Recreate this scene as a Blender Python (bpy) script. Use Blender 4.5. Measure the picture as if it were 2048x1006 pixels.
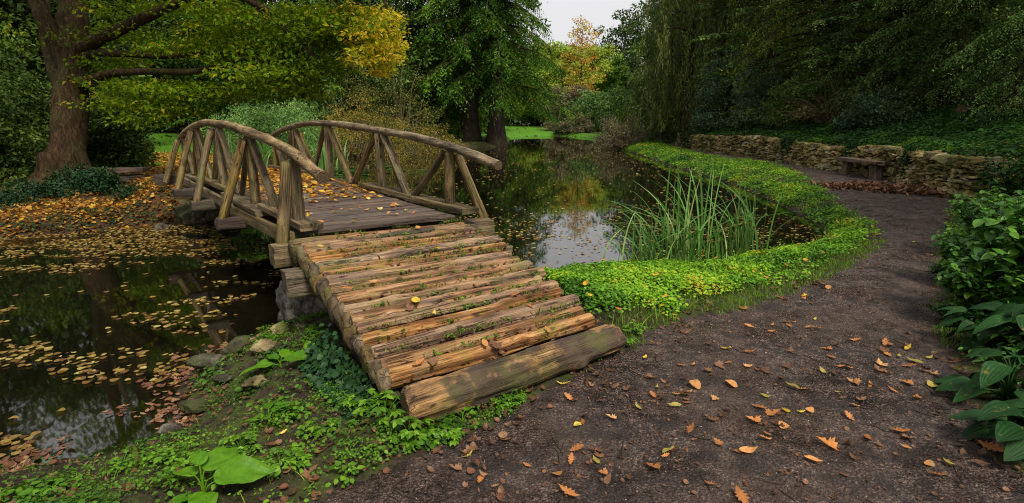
import bpy, math
import numpy as np
from mathutils import Matrix, Vector

R = math.radians
sc = bpy.context.scene
col = sc.collection
for o in list(bpy.data.objects):
    bpy.data.objects.remove(o)

# ------------------------------------------------------------ camera, sky, sun, exposure
CAM_H, PITCH, FPX = 1.6, R(13.4), 1100.0
cam_d = bpy.data.cameras.new("camera")
cam = bpy.data.objects.new("camera", cam_d)
col.objects.link(cam)
cam.location = (0, 0, CAM_H)
cam.rotation_euler = (math.pi / 2 - PITCH, 0, 0)
cam_d.sensor_width = 36
cam_d.lens = 36 * FPX / 2048
cam_d.clip_start = 0.05
cam_d.clip_end = 1500
sc.camera = cam

SUN_EL, SUN_AZ = R(56), R(150)      # azimuth measured from +Y towards +X
world = bpy.data.worlds.new("World")
sc.world = world
world.use_nodes = True
wt = world.node_tree
wt.nodes.clear()
wo = wt.nodes.new("ShaderNodeOutputWorld")
bg = wt.nodes.new("ShaderNodeBackground")
sky = wt.nodes.new("ShaderNodeTexSky")
sky.sky_type = 'NISHITA'
sky.sun_disc = False
sky.sun_elevation = SUN_EL
sky.sun_rotation = SUN_AZ
sky.air_density = 1.0
sky.dust_density = 4.0
sky.ozone_density = 1.0
hs = wt.nodes.new("ShaderNodeHueSaturation")
hs.inputs["Saturation"].default_value = 0.18
wt.links.new(sky.outputs[0], hs.inputs["Color"])
# an even overcast: the sky's colour is pulled towards one pale cloud grey
cl = wt.nodes.new("ShaderNodeMix"); cl.data_type = 'RGBA'
cl.inputs[0].default_value = 0.75
wt.links.new(hs.outputs[0], cl.inputs[6])
cl.inputs[7].default_value = (6.0, 5.95, 6.05, 1)
wt.links.new(cl.outputs[2], bg.inputs[0])
bg.inputs[1].default_value = 0.095
wt.links.new(bg.outputs[0], wo.inputs[0])

sun_d = bpy.data.lights.new("sun", 'SUN')
sun_d.energy = 2.7
sun_d.angle = R(14)
sun_d.color = (1.0, 0.93, 0.80)
sun = bpy.data.objects.new("sun", sun_d)
col.objects.link(sun)
sd = Vector((math.sin(SUN_AZ) * math.cos(SUN_EL), math.cos(SUN_AZ) * math.cos(SUN_EL), math.sin(SUN_EL)))
sun.rotation_euler = sd.to_track_quat('Z', 'Y').to_euler()

sc.view_settings.view_transform = 'Standard'
sc.view_settings.look = 'None'
sc.view_settings.exposure = 0.68
sc.view_settings.gamma = 1
sc.render.engine = 'CYCLES'
sc.cycles.max_bounces = 6
sc.cycles.diffuse_bounces = 3
sc.cycles.glossy_bounces = 3
sc.cycles.transmission_bounces = 3
sc.cycles.transparent_max_bounces = 4
sc.cycles.use_denoising = True
sc.cycles.denoising_prefilter = 'NONE'
sc.cycles.filter_width = 1.1
sc.cycles.sample_clamp_indirect = 4

# ------------------------------------------------------------ measuring helpers
cp, sp = math.cos(PITCH), math.sin(PITCH)
def ray(px, py):
    x = (px - 1024) / FPX; u = -(py - 503) / FPX
    return np.array([x, cp + u * sp, -sp + u * cp])
def W(px, py, z=0.0):
    """point of the place on the level z, read off the photograph's own pixels"""
    d = ray(px, py)
    t = (z - CAM_H) / d[2]
    return np.array([d[0] * t, d[1] * t, z])
def PD(px, py, depth):
    return ray(px, py) * depth + np.array([0, 0, CAM_H])

# ------------------------------------------------------------ numeric helpers
def hash3(ix, iy, iz, seed):
    h = (ix.astype(np.int64) * 73856093) ^ (iy.astype(np.int64) * 19349663) ^ (iz.astype(np.int64) * 83492791) ^ (seed * 2654435761 & 0xffffffff)
    h = (h ^ (h >> 13)) * 1274126177 & 0xffffffffffff
    h = h ^ (h >> 16)
    return (h & 0xffff) / 65535.0
def vnoise(p, seed=0):
    p = np.asarray(p, float)
    f = np.floor(p); t = p - f; t = t * t * (3 - 2 * t)
    i = f.astype(np.int64)
    out = 0
    for a in (0, 1):
        wx = t[..., 0] if a else 1 - t[..., 0]
        for b in (0, 1):
            wy = t[..., 1] if b else 1 - t[..., 1]
            for c in (0, 1):
                wz = t[..., 2] if c else 1 - t[..., 2]
                out = out + wx * wy * wz * hash3(i[..., 0] + a, i[..., 1] + b, i[..., 2] + c, seed)
    return out * 2 - 1
def fbm(p, octv=4, seed=0, gain=.5):
    s = 0; a = 1
    p = np.asarray(p, float)
    for k in range(octv):
        s = s + a * vnoise(p * (2 ** k), seed + k * 17)
        a *= gain
    return s
def n2(x, y, s, octv=3, seed=0):
    return fbm(np.stack([x * s, y * s, np.zeros_like(x) + .5], -1), octv, seed)
def sstep(x, a=0., b=1.):
    t = np.clip((x - a) / (b - a), 0, 1)
    return t * t * (3 - 2 * t)
def smooth_poly(pts, n=4):
    P = np.array(pts, float); out = []
    m = len(P)
    for i in range(m):
        p0, p1, p2, p3 = P[(i - 1) % m], P[i], P[(i + 1) % m], P[(i + 2) % m]
        for k in range(n):
            t = k / n
            out.append(.5 * ((2 * p1) + (-p0 + p2) * t + (2 * p0 - 5 * p1 + 4 * p2 - p3) * t * t + (-p0 + 3 * p1 - 3 * p2 + p3) * t ** 3))
    return np.array(out)
def smooth_line(pts, n=6):
    P = np.array(pts, float)
    P = np.vstack([2 * P[0] - P[1], P, 2 * P[-1] - P[-2]])
    out = []
    for i in range(1, len(P) - 2):
        p0, p1, p2, p3 = P[i - 1:i + 3]
        for k in range(n):
            t = k / n
            out.append(.5 * ((2 * p1) + (-p0 + p2) * t + (2 * p0 - 5 * p1 + 4 * p2 - p3) * t * t + (-p0 + 3 * p1 - 3 * p2 + p3) * t ** 3))
    out.append(P[-2])
    return np.array(out)
def seg_dist(x, y, pts, closed):
    d = np.full(x.shape, 1e9)
    m = len(pts)
    for i in range(m if closed else m - 1):
        a, b = pts[i], pts[(i + 1) % m]
        e = b - a
        L = e @ e + 1e-12
        t = np.clip(((x - a[0]) * e[0] + (y - a[1]) * e[1]) / L, 0, 1)
        dd = np.hypot(x - a[0] - t * e[0], y - a[1] - t * e[1])
        d = np.minimum(d, dd)
    return d
def inside(x, y, pts):
    c = np.zeros(x.shape, bool)
    m = len(pts)
    for i in range(m):
        a, b = pts[i], pts[(i + 1) % m]
        if a[1] == b[1]: continue
        k = ((a[1] > y) != (b[1] > y)) & (x < (b[0] - a[0]) * (y - a[1]) / (b[1] - a[1]) + a[0])
        c ^= k
    return c
def sd(x, y, pts):
    """signed distance, positive outside"""
    x = np.asarray(x, float); y = np.asarray(y, float)
    d = seg_dist(x, y, pts, True)
    return np.where(inside(x, y, pts), -d, d)

# ------------------------------------------------------------ scene helpers
def tag(o, label=None, cat=None, group=None, kind=None):
    if label: o['label'] = label
    if cat: o['category'] = cat
    if group: o['group'] = group
    if kind: o['kind'] = kind
    return o
def empty(name, loc, rz=0., label=None, cat=None, group=None):
    o = bpy.data.objects.new(name, None)
    o.empty_display_size = .2
    col.objects.link(o)
    o.location = loc; o.rotation_euler = (0, 0, rz)
    return tag(o, label, cat, group)
def mk(name, V, faces, mat, parent=None, smooth=True, tint=None, matrix=None, attrs=None):
    """one mesh object; faces: (M,k) array or a list of such arrays; tint: one number a face"""
    me = bpy.data.meshes.new(name)
    V = np.asarray(V, np.float32)
    if isinstance(faces, np.ndarray): faces = [faces]
    faces = [np.asarray(f, np.int32) for f in faces if len(f)]
    if len(V) < 6000:
        used = np.unique(np.concatenate([f.ravel() for f in faces]))
        if len(used) < len(V):
            rm = np.zeros(len(V), np.int32); rm[used] = np.arange(len(used)); V = V[used]; faces = [rm[f] for f in faces]
            attrs = {k: np.asarray(v)[used] for k, v in (attrs or {}).items()}
    nl = sum(f.size for f in faces); nf = sum(len(f) for f in faces)
    me.vertices.add(len(V)); me.vertices.foreach_set("co", V.ravel())
    me.loops.add(nl); me.polygons.add(nf)
    me.loops.foreach_set("vertex_index", np.concatenate([f.ravel() for f in faces]))
    tot = np.concatenate([np.full(len(f), f.shape[1], np.int32) for f in faces])
    st = np.concatenate([[0], np.cumsum(tot)[:-1]]).astype(np.int32)
    me.polygons.foreach_set("loop_start", st)
    try: me.polygons.foreach_set("loop_total", tot)
    except Exception: pass
    me.polygons.foreach_set("use_smooth", np.full(nf, smooth, bool))
    me.update(calc_edges=True)
    if tint is not None:
        a = me.attributes.new("tint", 'FLOAT', 'FACE')
        a.data.foreach_set("value", np.asarray(tint, np.float32))
    for k, v in (attrs or {}).items():
        a = me.attributes.new(k, 'FLOAT', 'POINT')
        a.data.foreach_set("value", np.asarray(v, np.float32))
    if mat is not None:
        me.materials.append(mat)
    o = bpy.data.objects.new(name, me)
    col.objects.link(o)
    if parent is not None: o.parent = parent
    if matrix is not None: o.matrix_basis = matrix
    return o
def dup(root, loc, rz=0., scale=1., label=None, group=None, cat=None):
    r = root.copy(); col.objects.link(r)
    r.location = loc; r.rotation_euler = (0, 0, rz)
    r.scale = (scale,) * 3 if np.isscalar(scale) else scale
    if label: r['label'] = label
    if group: r['group'] = group
    if cat: r['category'] = cat
    for ch in list(root.children):
        c = ch.copy(); col.objects.link(c); c.parent = r
        for g in ch.children:
            d = g.copy(); col.objects.link(d); d.parent = c
    return r
def frame_matrix(origin, X, Zhint=(0, 0, 1)):
    X = np.array(X, float); X /= np.linalg.norm(X)
    Z = np.array(Zhint, float); Z = Z - (Z @ X) * X; Z /= np.linalg.norm(Z)
    Y = np.cross(Z, X)
    m = Matrix.Identity(4)
    for i in range(3):
        m[i][0], m[i][1], m[i][2], m[i][3] = X[i], Y[i], Z[i], origin[i]
    return m
def grid_faces(nu, nv, wrap_v=False):
    i = np.arange(nu - 1)[:, None]
    j = np.arange(nv if wrap_v else nv - 1)[None, :]
    j2 = (j + 1) % nv
    f = np.stack([i * nv + j + 0 * i, (i + 1) * nv + j, (i + 1) * nv + j2, i * nv + j2 + 0 * i], -1)
    return f.reshape(-1, 4)
def tube(P, rad, sides=8, caps=True, rough=0., rs=1., seed=0):
    """tapered tube along P (n,3); radius may be (n,) ; roughness displaces it"""
    P = np.array(P, float); n = len(P)
    rad = np.broadcast_to(np.asarray(rad, float), (n,))
    T = np.gradient(P, axis=0); T /= np.linalg.norm(T, axis=1, keepdims=True) + 1e-9
    U = np.zeros_like(P)
    up = np.array([0, 0, 1.]) if abs(T[0, 2]) < .9 else np.array([1., 0, 0])
    u = up - (up @ T[0]) * T[0]; u /= np.linalg.norm(u)
    for i in range(n):
        u = u - (u @ T[i]) * T[i]; u /= np.linalg.norm(u) + 1e-9
        U[i] = u
    Bv = np.cross(T, U)
    th = np.linspace(0, 2 * math.pi, sides, endpoint=False)
    c, s = np.cos(th), np.sin(th)
    dirs = U[:, None] * c[None, :, None] + Bv[:, None] * s[None, :, None]
    r = rad[:, None] * np.ones((1, sides))
    V = P[:, None] + dirs * r[..., None]
    if rough:
        nz = fbm(V * rs, 3, seed)
        V = V + dirs * (r * rough * nz)[..., None]
    V = V.reshape(-1, 3)
    F = [grid_faces(n, sides, True)]
    if caps:
        V = np.vstack([V, P[0], P[-1]])
        k = np.arange(sides)
        F.append(np.stack([np.full(sides, n * sides), (k + 1) % sides, k], -1) * np.array([1, 1, 1]))
        e = (n - 1) * sides
        F.append(np.stack([np.full(sides, n * sides + 1), e + k, e + (k + 1) % sides], -1))
    return V, F
class MB:
    """collects pieces for one mesh"""
    def __init__(s): s.V = []; s.F = {}; s.n = 0; s.T = {}
    def add(s, V, F, tint=.5):
        if isinstance(F, np.ndarray): F = [F]
        for f in F:
            f = np.asarray(f)
            s.F.setdefault(f.shape[1], []).append(f + s.n)
            t = np.broadcast_to(np.asarray(tint, float), (len(f),))
            s.T.setdefault(f.shape[1], []).append(t)
        s.V.append(np.asarray(V, float)); s.n += len(V)
        return s
    def build(s, name, mat, parent=None, smooth=True, matrix=None):
        F = [np.concatenate(s.F[k]) for k in sorted(s.F)]
        T = np.concatenate([np.concatenate(s.T[k]) for k in sorted(s.T)])
        return mk(name, np.concatenate(s.V), F, mat, parent, smooth, T, matrix)

# leaf templates: x along the leaf, y across, z up
def T_diamond(w=.5, fold=.12):
    return np.array([[0, 0, 0], [.45, -w / 2, fold], [1, 0, -.05], [.45, w / 2, fold]]), np.array([[0, 1, 2], [0, 2, 3]])
def T_quad(w=.5):
    return np.array([[0, 0, 0], [.5, -w / 2, 0.], [1, 0, 0], [.5, w / 2, 0.]]), np.array([[0, 1, 2, 3]])
def T_leaf(w=.6, fold=.08, droop=.25, n=5, pw=.8):
    """ovate leaf with a midrib"""
    x = np.linspace(0, 1, n)
    h = w / 2 * np.sin(math.pi * x ** pw) ** .8
    z = -droop * x ** 2
    V = []; F = []
    for i in range(n):
        V += [[x[i], -h[i], z[i] + fold * (h[i] > 0)], [x[i], 0, z[i]], [x[i], h[i], z[i] + fold * (h[i] > 0)]]
    for i in range(n - 1):
        a = i * 3; b = a + 3
        F += [[a, a + 1, b + 1, b], [a + 1, a + 2, b + 2, b + 1]]
    return np.array(V), np.array(F)
def outline_leaf(pts, curl=.12, rng=None):
    """flat lobed leaf from an outline (x 0..1), fan round the middle, both long edges curled"""
    P = np.array(pts, float)
    c = np.array([[.45, 0]])
    A = np.vstack([P, c])
    z = curl * (A[:, 1] ** 2) * 3 + curl * (A[:, 0] - .45) ** 2 * 1.5
    V = np.column_stack([A, z])
    n = len(P); k = np.arange(n)
    return V, np.stack([np.full(n, n), k, (k + 1) % n], -1)
def mirror_outline(half):
    return half + [(x, -y) for x, y in reversed(half[1:-1])]
OAK = mirror_outline([(0, 0), (.08, .02), (.16, .10), (.24, .08), (.34, .22), (.42, .12), (.52, .28), (.60, .14), (.72, .24), (.78, .12), (.92, .12), (1, 0)])
MAPLE = mirror_outline([(0, 0), (.05, .18), (.02, .34), (.16, .30), (.20, .52), (.34, .36), (.40, .46), (.46, .20), (.60, .16), (.62, .26), (.76, .14), (.84, .10), (1, 0)])
OVATE = mirror_outline([(0, 0), (.10, .12), (.25, .22), (.45, .26), (.65, .20), (.85, .09), (1, 0)])
ROUND = mirror_outline([(0, 0), (.02, .2), (.12, .38), (.3, .5), (.5, .5), (.72, .42), (.9, .22), (1, 0)])

def inst(T, P, X, N, S, tint, twist=None):
    """copies of template T at points P, long axis X, face normal near N, size S ((n,) or (n,3))"""
    V0, F0 = T
    X = X / (np.linalg.norm(X, axis=1, keepdims=True) + 1e-9)
    Z = N - (N * X).sum(1, keepdims=True) * X
    Z /= np.linalg.norm(Z, axis=1, keepdims=True) + 1e-9
    Y = np.cross(Z, X)
    S = np.asarray(S, float)
    if S.ndim == 1: S = np.repeat(S[:, None], 3, 1)
    L = V0[None] * S[:, None, :]
    V = P[:, None] + L[..., 0:1] * X[:, None] + L[..., 1:2] * Y[:, None] + L[..., 2:3] * Z[:, None]
    k = len(V0)
    F = (np.arange(len(P))[:, None, None] * k + F0[None]).reshape(-1, F0.shape[1])
    t = np.repeat(np.asarray(tint, float), len(F0))
    return V.reshape(-1, 3), F, t
def rdir(rng, n, zs=1.):
    v = rng.normal(size=(n, 3)); v[:, 2] *= zs
    return v / (np.linalg.norm(v, axis=1, keepdims=True) + 1e-9)

# ------------------------------------------------------------ materials
class Mat:
    def __init__(s, name):
        s.m = bpy.data.materials.new(name); s.m.use_nodes = True
        s.t = s.m.node_tree; s.t.nodes.clear()
        s.out = s.t.nodes.new("ShaderNodeOutputMaterial")
    def n(s, typ, **kw):
        x = s.t.nodes.new(typ)
        for k, v in kw.items(): setattr(x, k, v)
        return x
    def l(s, a, b): s.t.links.new(a, b)
    def put(s, sock, v):
        if hasattr(v, 'links') or isinstance(v, bpy.types.NodeSocket): s.l(v, sock)
        elif isinstance(v, (tuple, list)) and len(v) == 3 and sock.type == 'RGBA': sock.default_value = (*v, 1)
        else: sock.default_value = v
    def coords(s, kind="Object", scale=(1, 1, 1), vary=False):
        tc = s.n("ShaderNodeTexCoord"); mp = s.n("ShaderNodeMapping")
        s.l(tc.outputs[kind], mp.inputs[0]); mp.inputs["Scale"].default_value = scale
        if vary:
            oi = s.n("ShaderNodeObjectInfo")
            mm = s.n("ShaderNodeMath", operation='MULTIPLY'); s.l(oi.outputs["Random"], mm.inputs[0]); mm.inputs[1].default_value = 37.
            cx = s.n("ShaderNodeCombineXYZ")
            for i in range(3): s.l(mm.outputs[0], cx.inputs[i])
            s.l(cx.outputs[0], mp.inputs["Location"])
        return mp.outputs[0]
    def geo(s, scale=(1, 1, 1)):
        g = s.n("ShaderNodeNewGeometry"); mp = s.n("ShaderNodeMapping")
        s.l(g.outputs["Position"], mp.inputs[0]); mp.inputs["Scale"].default_value = scale
        return mp.outputs[0]
    def noise(s, vec, scale=5., detail=4., rough=.55, dist=0.):
        x = s.n("ShaderNodeTexNoise")
        if vec is not None: s.l(vec, x.inputs["Vector"])
        x.inputs["Scale"].default_value = scale; x.inputs["Detail"].default_value = detail
        x.inputs["Roughness"].default_value = rough; x.inputs["Distortion"].default_value = dist
        return x.outputs["Fac"]
    def voro(s, vec, scale=5., feat='F1', out="Distance"):
        x = s.n("ShaderNodeTexVoronoi", feature=feat)
        if vec is not None: s.l(vec, x.inputs["Vector"])
        x.inputs["Scale"].default_value = scale
        return x.outputs[out]
    def ramp(s, fac, stops, interp='LINEAR'):
        x = s.n("ShaderNodeValToRGB"); cr = x.color_ramp; cr.interpolation = interp
        while len(cr.elements) < len(stops): cr.elements.new(.5)
        for e, (p, c) in zip(cr.elements, stops):
            e.position = p; e.color = (*c, 1) if not np.isscalar(c) else (c, c, c, 1)
        s.put(x.inputs[0], fac)
        return x.outputs[0]
    def mix(s, f, a, b, mode='MIX'):
        x = s.n("ShaderNodeMix", data_type='RGBA', blend_type=mode)
        s.put(x.inputs[0], f); s.put(x.inputs[6], a); s.put(x.inputs[7], b)
        return x.outputs[2]
    def math(s, op, a, b=0., clamp=False):
        x = s.n("ShaderNodeMath", operation=op, use_clamp=clamp)
        s.put(x.inputs[0], a); s.put(x.inputs[1], b)
        return x.outputs[0]
    def attr(s, name):
        x = s.n("ShaderNodeAttribute"); x.attribute_name = name
        return x.outputs["Fac"]
    def bump(s, h, strength=.5, dist=.02, normal=None):
        x = s.n("ShaderNodeBump"); x.inputs["Strength"].default_value = strength; x.inputs["Distance"].default_value = dist
        s.put(x.inputs["Height"], h)
        if normal is not None: s.l(normal, x.inputs["Normal"])
        return x.outputs[0]
    def up(s):
        g = s.n("ShaderNodeNewGeometry"); x = s.n("ShaderNodeSeparateXYZ"); s.l(g.outputs["Normal"], x.inputs[0])
        return x.outputs[2]
    def surf(s, color, rough=.7, bump=None, spec=.35, transl=0., tcol=None, ior=None):
        p = s.n("ShaderNodeBsdfPrincipled")
        s.put(p.inputs["Base Color"], color); s.put(p.inputs["Roughness"], rough)
        s.put(p.inputs["Specular IOR Level"], spec)
        if ior: p.inputs["IOR"].default_value = ior
        if bump is not None: s.l(bump, p.inputs["Normal"])
        res = p.outputs[0]
        if transl:
            t = s.n("ShaderNodeBsdfTranslucent"); s.put(t.inputs[0], tcol if tcol is not None else color)
            mx = s.n("ShaderNodeMixShader"); mx.inputs[0].default_value = transl
            s.l(res, mx.inputs[1]); s.l(t.outputs[0], mx.inputs[2]); res = mx.outputs[0]
        s.l(res, s.out.inputs[0])
        return s.m

def foliage(name, stops, transl=.35, rough=.55, spec=.3):
    """leaf material: each leaf's own tint picks a colour of the ramp"""
    M = Mat(name)
    c = M.ramp(M.attr("tint"), stops)
    oi = M.n("ShaderNodeObjectInfo")
    v = M.n("ShaderNodeHueSaturation")
    M.l(c, v.inputs["Color"])
    mr = M.n("ShaderNodeMapRange"); M.l(oi.outputs["Random"], mr.inputs[0]); mr.inputs[3].default_value = .8; mr.inputs[4].default_value = 1.2
    M.l(mr.outputs[0], v.inputs["Value"])
    return M.surf(v.outputs[0], rough, None, spec, transl)
def bark(name, c1, c2, c3=(.06, .08, .02), moss=.0, sc=1.):
    M = Mat(name)
    v = M.coords("Object", (1, 1, .22), True)
    a = M.noise(v, 9 * sc, 6, .65, .6); b = M.noise(M.coords("Object", (1, 1, 1)), 1.3, 3)
    base = M.ramp(a, [(.32, tuple(np.array(c1) * .35)), (.5, c1), (.68, c2)])
    base = M.mix(M.ramp(b, [(.45, 0.), (.7, moss)]), base, c3)
    return M.surf(base, .9, M.bump(a, 1., .05), .15)
def plain_wood(name, stops, along=(1.3, 30, 30), moss=.5, mosscol=(.10, .14, .012), cracks=.6, weather=(.13, .11, .09), wamt=.5, rough=.75, br=(.5, .66)):
    """split and weathered wood; the piece's own x axis runs along the grain"""
    M = Mat(name)
    v = M.coords("Object", (along[0] * .5, along[1] * .28, along[2] * .28), True); v1 = M.coords("Object", (1, 1, 1), True)
    g = M.noise(v, 2.4, 4, .6, .4)
    base = M.ramp(g, stops)
    fine = M.noise(M.coords("Object", (along[0] * 1.1, along[1] * 2.6, along[2] * 2.6), True), 2.4, 4, .7)
    base = M.mix(M.ramp(fine, [(.40, .8), (.53, 0.)]), base, M.mix(.75, base, (.03, .016, .008)))
    kn = M.voro(M.coords("Object", (5, 9, 9), True), 1., 'F1')
    base = M.mix(M.ramp(kn, [(.10, .85), (.17, 0.)]), base, (.03, .016, .010))
    blot = M.noise(v1, 2.6, 4, .6)
    base = M.mix(M.ramp(blot, [(br[0], 0.), (br[1], wamt)]), base, weather)
    ck = M.noise(M.coords("Object", (along[0] * .55, along[1] * .8, along[2] * .8), True), 1.7, 2, .5, .8)
    ckm = M.ramp(ck, [(.465, 0.), (.49, 1.), (.51, 1.), (.53, 0.)])
    ckm2 = M.math('MULTIPLY', ckm, M.ramp(M.noise(v1, 4.1, 2), [(.46, 0.), (.56, 1.)]))
    base = M.mix(M.math('MULTIPLY', ckm2, cracks), base, (.018, .012, .008))
    mo = M.noise(v1, 3.7, 6, .7)
    mossm = M.math('MULTIPLY', M.ramp(mo, [(.50, 0.), (.64, 1.)]), moss)
    base = M.mix(mossm, base, mosscol)
    oi = M.n("ShaderNodeObjectInfo"); hv = M.n("ShaderNodeHueSaturation"); M.l(base, hv.inputs["Color"])
    r1 = M.n("ShaderNodeMapRange"); M.l(oi.outputs["Random"], r1.inputs[0]); r1.inputs[3].default_value = .78; r1.inputs[4].default_value = 1.18; M.l(r1.outputs[0], hv.inputs["Value"])
    r2 = M.math('FRACT', M.math('MULTIPLY', oi.outputs["Random"], 7.31)); r3 = M.n("ShaderNodeMapRange"); M.l(r2, r3.inputs[0]); r3.inputs[3].default_value = .75; r3.inputs[4].default_value = 1.1; M.l(r3.outputs[0], hv.inputs["Saturation"])
    base = hv.outputs[0]
    h = M.math('SUBTRACT', M.math('ADD', g, M.math('MULTIPLY', fine, .45)), M.math('MULTIPLY', ckm2, .6))
    return M.surf(base, rough, M.bump(h, .9, .018), .3)

# ------------------------------------------------------------ outlines of water, path, bank, hill
WZ = -0.35
def Wl(lst, z): return [W(x, y, z)[:2] for x, y in lst]
pond_front = Wl([(1640, 492), (1560, 520), (1400, 545), (1250, 555), (1120, 562), (1000, 572)], WZ)
ramp_under = [(-0.75, 5.75), (-1.45, 5.35)]
left_near = Wl([(655, 628), (585, 652), (520, 668), (430, 722), (372, 752), (350, 800), (372, 852), (230, 905), (100, 925), (0, 945)], WZ)
left_off = [(-3.6, 2.4), (-5.2, 1.6), (-8.0, 1.0), (-13.0, 1.6), (-17, 5), (-15.5, 8.6), (-11.5, 9.0)]
left_far = Wl([(0, 476), (150, 466), (290, 452), (400, 450), (470, 440)], WZ)
lily_side = [(-6.4, 12.2), (-8.4, 15.0), (-9.6, 19.0), (-10.4, 24.0), (-9.9, 29.0), (-8.2, 33.0), (-5.8, 36.0), (-3.6, 39.3), (-1.3, 42.2),
             (-.1, 46), (-.3, 53), (.2, 64), (2.0, 71), (5.0, 73), (8.2, 68), (9.4, 58), (8.6, 47), (7.6, 38), (7.3, 30)]
right_bank = Wl([(1332, 329), (1383, 343), (1469, 370), (1527, 394), (1566, 413), (1609, 433), (1640, 456), (1658, 476)], WZ)
POND = smooth_poly(pond_front + ramp_under + left_near + left_off + left_far + lily_side + right_bank, 3)
path_left = Wl([(1290, 276), (1369, 302), (1449, 316), (1548, 330), (1588, 346), (1628, 368), (1667, 396), (1705, 420), (1742, 446), (1752, 475), (1732, 506), (1680, 534), (1580, 578), (1420, 628), (1300, 652), (1245, 700), (1120, 765), (1010, 830), (880, 890), (740, 950), (640, 1006)], 0)
path_off = [(-.95, 1.2), (-1.1, -6), (5, -6), (3.2, 1.2)]
path_right = Wl([(2048, 945), (1985, 880), (1930, 780), (1895, 690), (1888, 600), (1888, 500), (1910, 425), (1965, 398), (1900, 380), (1870, 384), (1760, 352), (1640, 334), (1560, 319), (1480, 308), (1400, 298), (1340, 285)], 0)
PATH = smooth_poly(path_left + path_off + path_right, 2)
wall_line = smooth_line(Wl([(1318, 276), (1340, 286), (1400, 300), (1480, 311), (1560, 322), (1640, 337), (1760, 355), (1870, 386), (1960, 402)], 0) + [(10.6, 10.6), (11.6, 9.6)], 4)
HILL = np.array(list(map(tuple, wall_line)) + [(14, 7), (17, 3), (30, -10), (90, -10), (90, 120), (15, 120), (12.8, 60)])
bed_right = np.array(Wl([(1965, 398), (1910, 425), (1888, 500), (1888, 600), (1895, 690), (1930, 780), (1985, 880), (2048, 945)], 0) + [(3.2, 1.2), (5, -6), (30, -10), (17, 3), (14, 7), (11.6, 9.6)])
LAWNS = [np.array([(-20, 22), (-15.2, 19.2), (-11.2, 17.6), (-10.8, 24), (-11.3, 30), (-12, 42), (-34, 44), (-34, 32)]),
         np.array([(-3.0, 48), (-.2, 46.5), (-.3, 53), (.2, 64), (2, 71.3), (5, 73.3), (6.8, 74), (8.5, 104), (-14, 104), (-10, 70)]),
         np.array([(5.5, 73.2), (8.2, 68.2), (9.6, 60), (13, 62), (16, 88), (8, 92)])]
LL = np.array([(-1.93, 4.92)]); DV = np.array([-.613, .790]); PV = np.array([.790, .613])
def BR(s, l, z=None):
    """point of the bridge: s along it, l across from the left-hand posts"""
    p = LL[0] + DV * s + PV * l
    return p if z is None else np.array([p[0], p[1], z])

def terrain(x, y):
    x = np.asarray(x, float); y = np.asarray(y, float)
    B = .03 * n2(x, y, .5, 3, 5) + 0.0 * x
    B = B + .10 * sstep(-x, 5.5, 12) * sstep(y, 9, 16) - .12 * sstep(-x, 5, 6.5) * sstep(y, 8, 9) * (1 - sstep(y, 11, 17)) + .5 * sstep(-x, 12, 30) * sstep(y, 10, 26) + .6 * sstep(y, 70, 110) + .5 * sstep(-x, 8, 30) * sstep(y, 34, 70)
    # far abutment lifted to the deck
    dl = (x + 1.93) * PV[0] + (y - 4.92) * PV[1]; ds = (x + 1.93) * DV[0] + (y - 4.92) * DV[1]
    B = B + .45 * sstep(ds, 6.6, 7.6) * (1 - sstep(ds, 8.5, 14)) * (1 - sstep(np.abs(dl - .8), .9, 1.9))
    hd = -sd(x, y, HILL)
    hill = .78 * sstep(hd, .15, .4) + .27 * np.clip(hd - .3, 0, 9) + .42 * np.clip(hd - 9, 0, 14) + .10 * n2(x, y, .45, 3, 9) * sstep(hd, .5, 2)
    B = B + np.where(hd > 0, hill, 0)
    bd = -sd(x, y, bed_right)
    B = B + np.where(bd > 0, .10 * sstep(bd, 0, .5) + .25 * np.clip(bd - .5, 0, 4), 0)
    dp = sd(x, y, POND); pd = sd(x, y, PATH)
    # near right bank is a low mound of ground cover
    B = B + .03 * sstep(pd, .1, .5) * sstep(x, .4, 1.2) * (1 - sstep(x, 9, 12)) * (y > 3)
    wout = np.where(x < -.3, np.where(y < 7, 1.5, np.where(y > 9, .8, 1.1)), 1.15 + .2 * (1 - sstep(x, 1., 4.5)) * (y < 8))
    wout = np.where((y > 12) & (x < 0), 1.1, wout)
    f = np.clip(dp / wout, 0, 1)
    f = 1 - (1 - f) ** 2
    out = WZ + (B - WZ) * f
    inn = WZ - .7 * (1 - np.exp(dp * 1.1))
    h = np.where(dp > 0, out, inn)
    # trodden, uneven surface near the camera
    near = 1 - sstep(y, 9, 14)
    h = h + near * (.014 * n2(x, y, 5, 3, 31) + .008 * n2(x, y, 17, 2, 32)) * np.where(dp > .05, 1, 0)
    rough = sstep(pd, .1, .6) * near * (x < 0) * (dp > .05) * np.where(y > 8, .35, 1)
    h = h + rough * (.035 * n2(x, y, 3.1, 3, 41))
    return h
def TZ(x, y): return float(terrain(np.array([x]), np.array([y]))[0])

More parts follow.
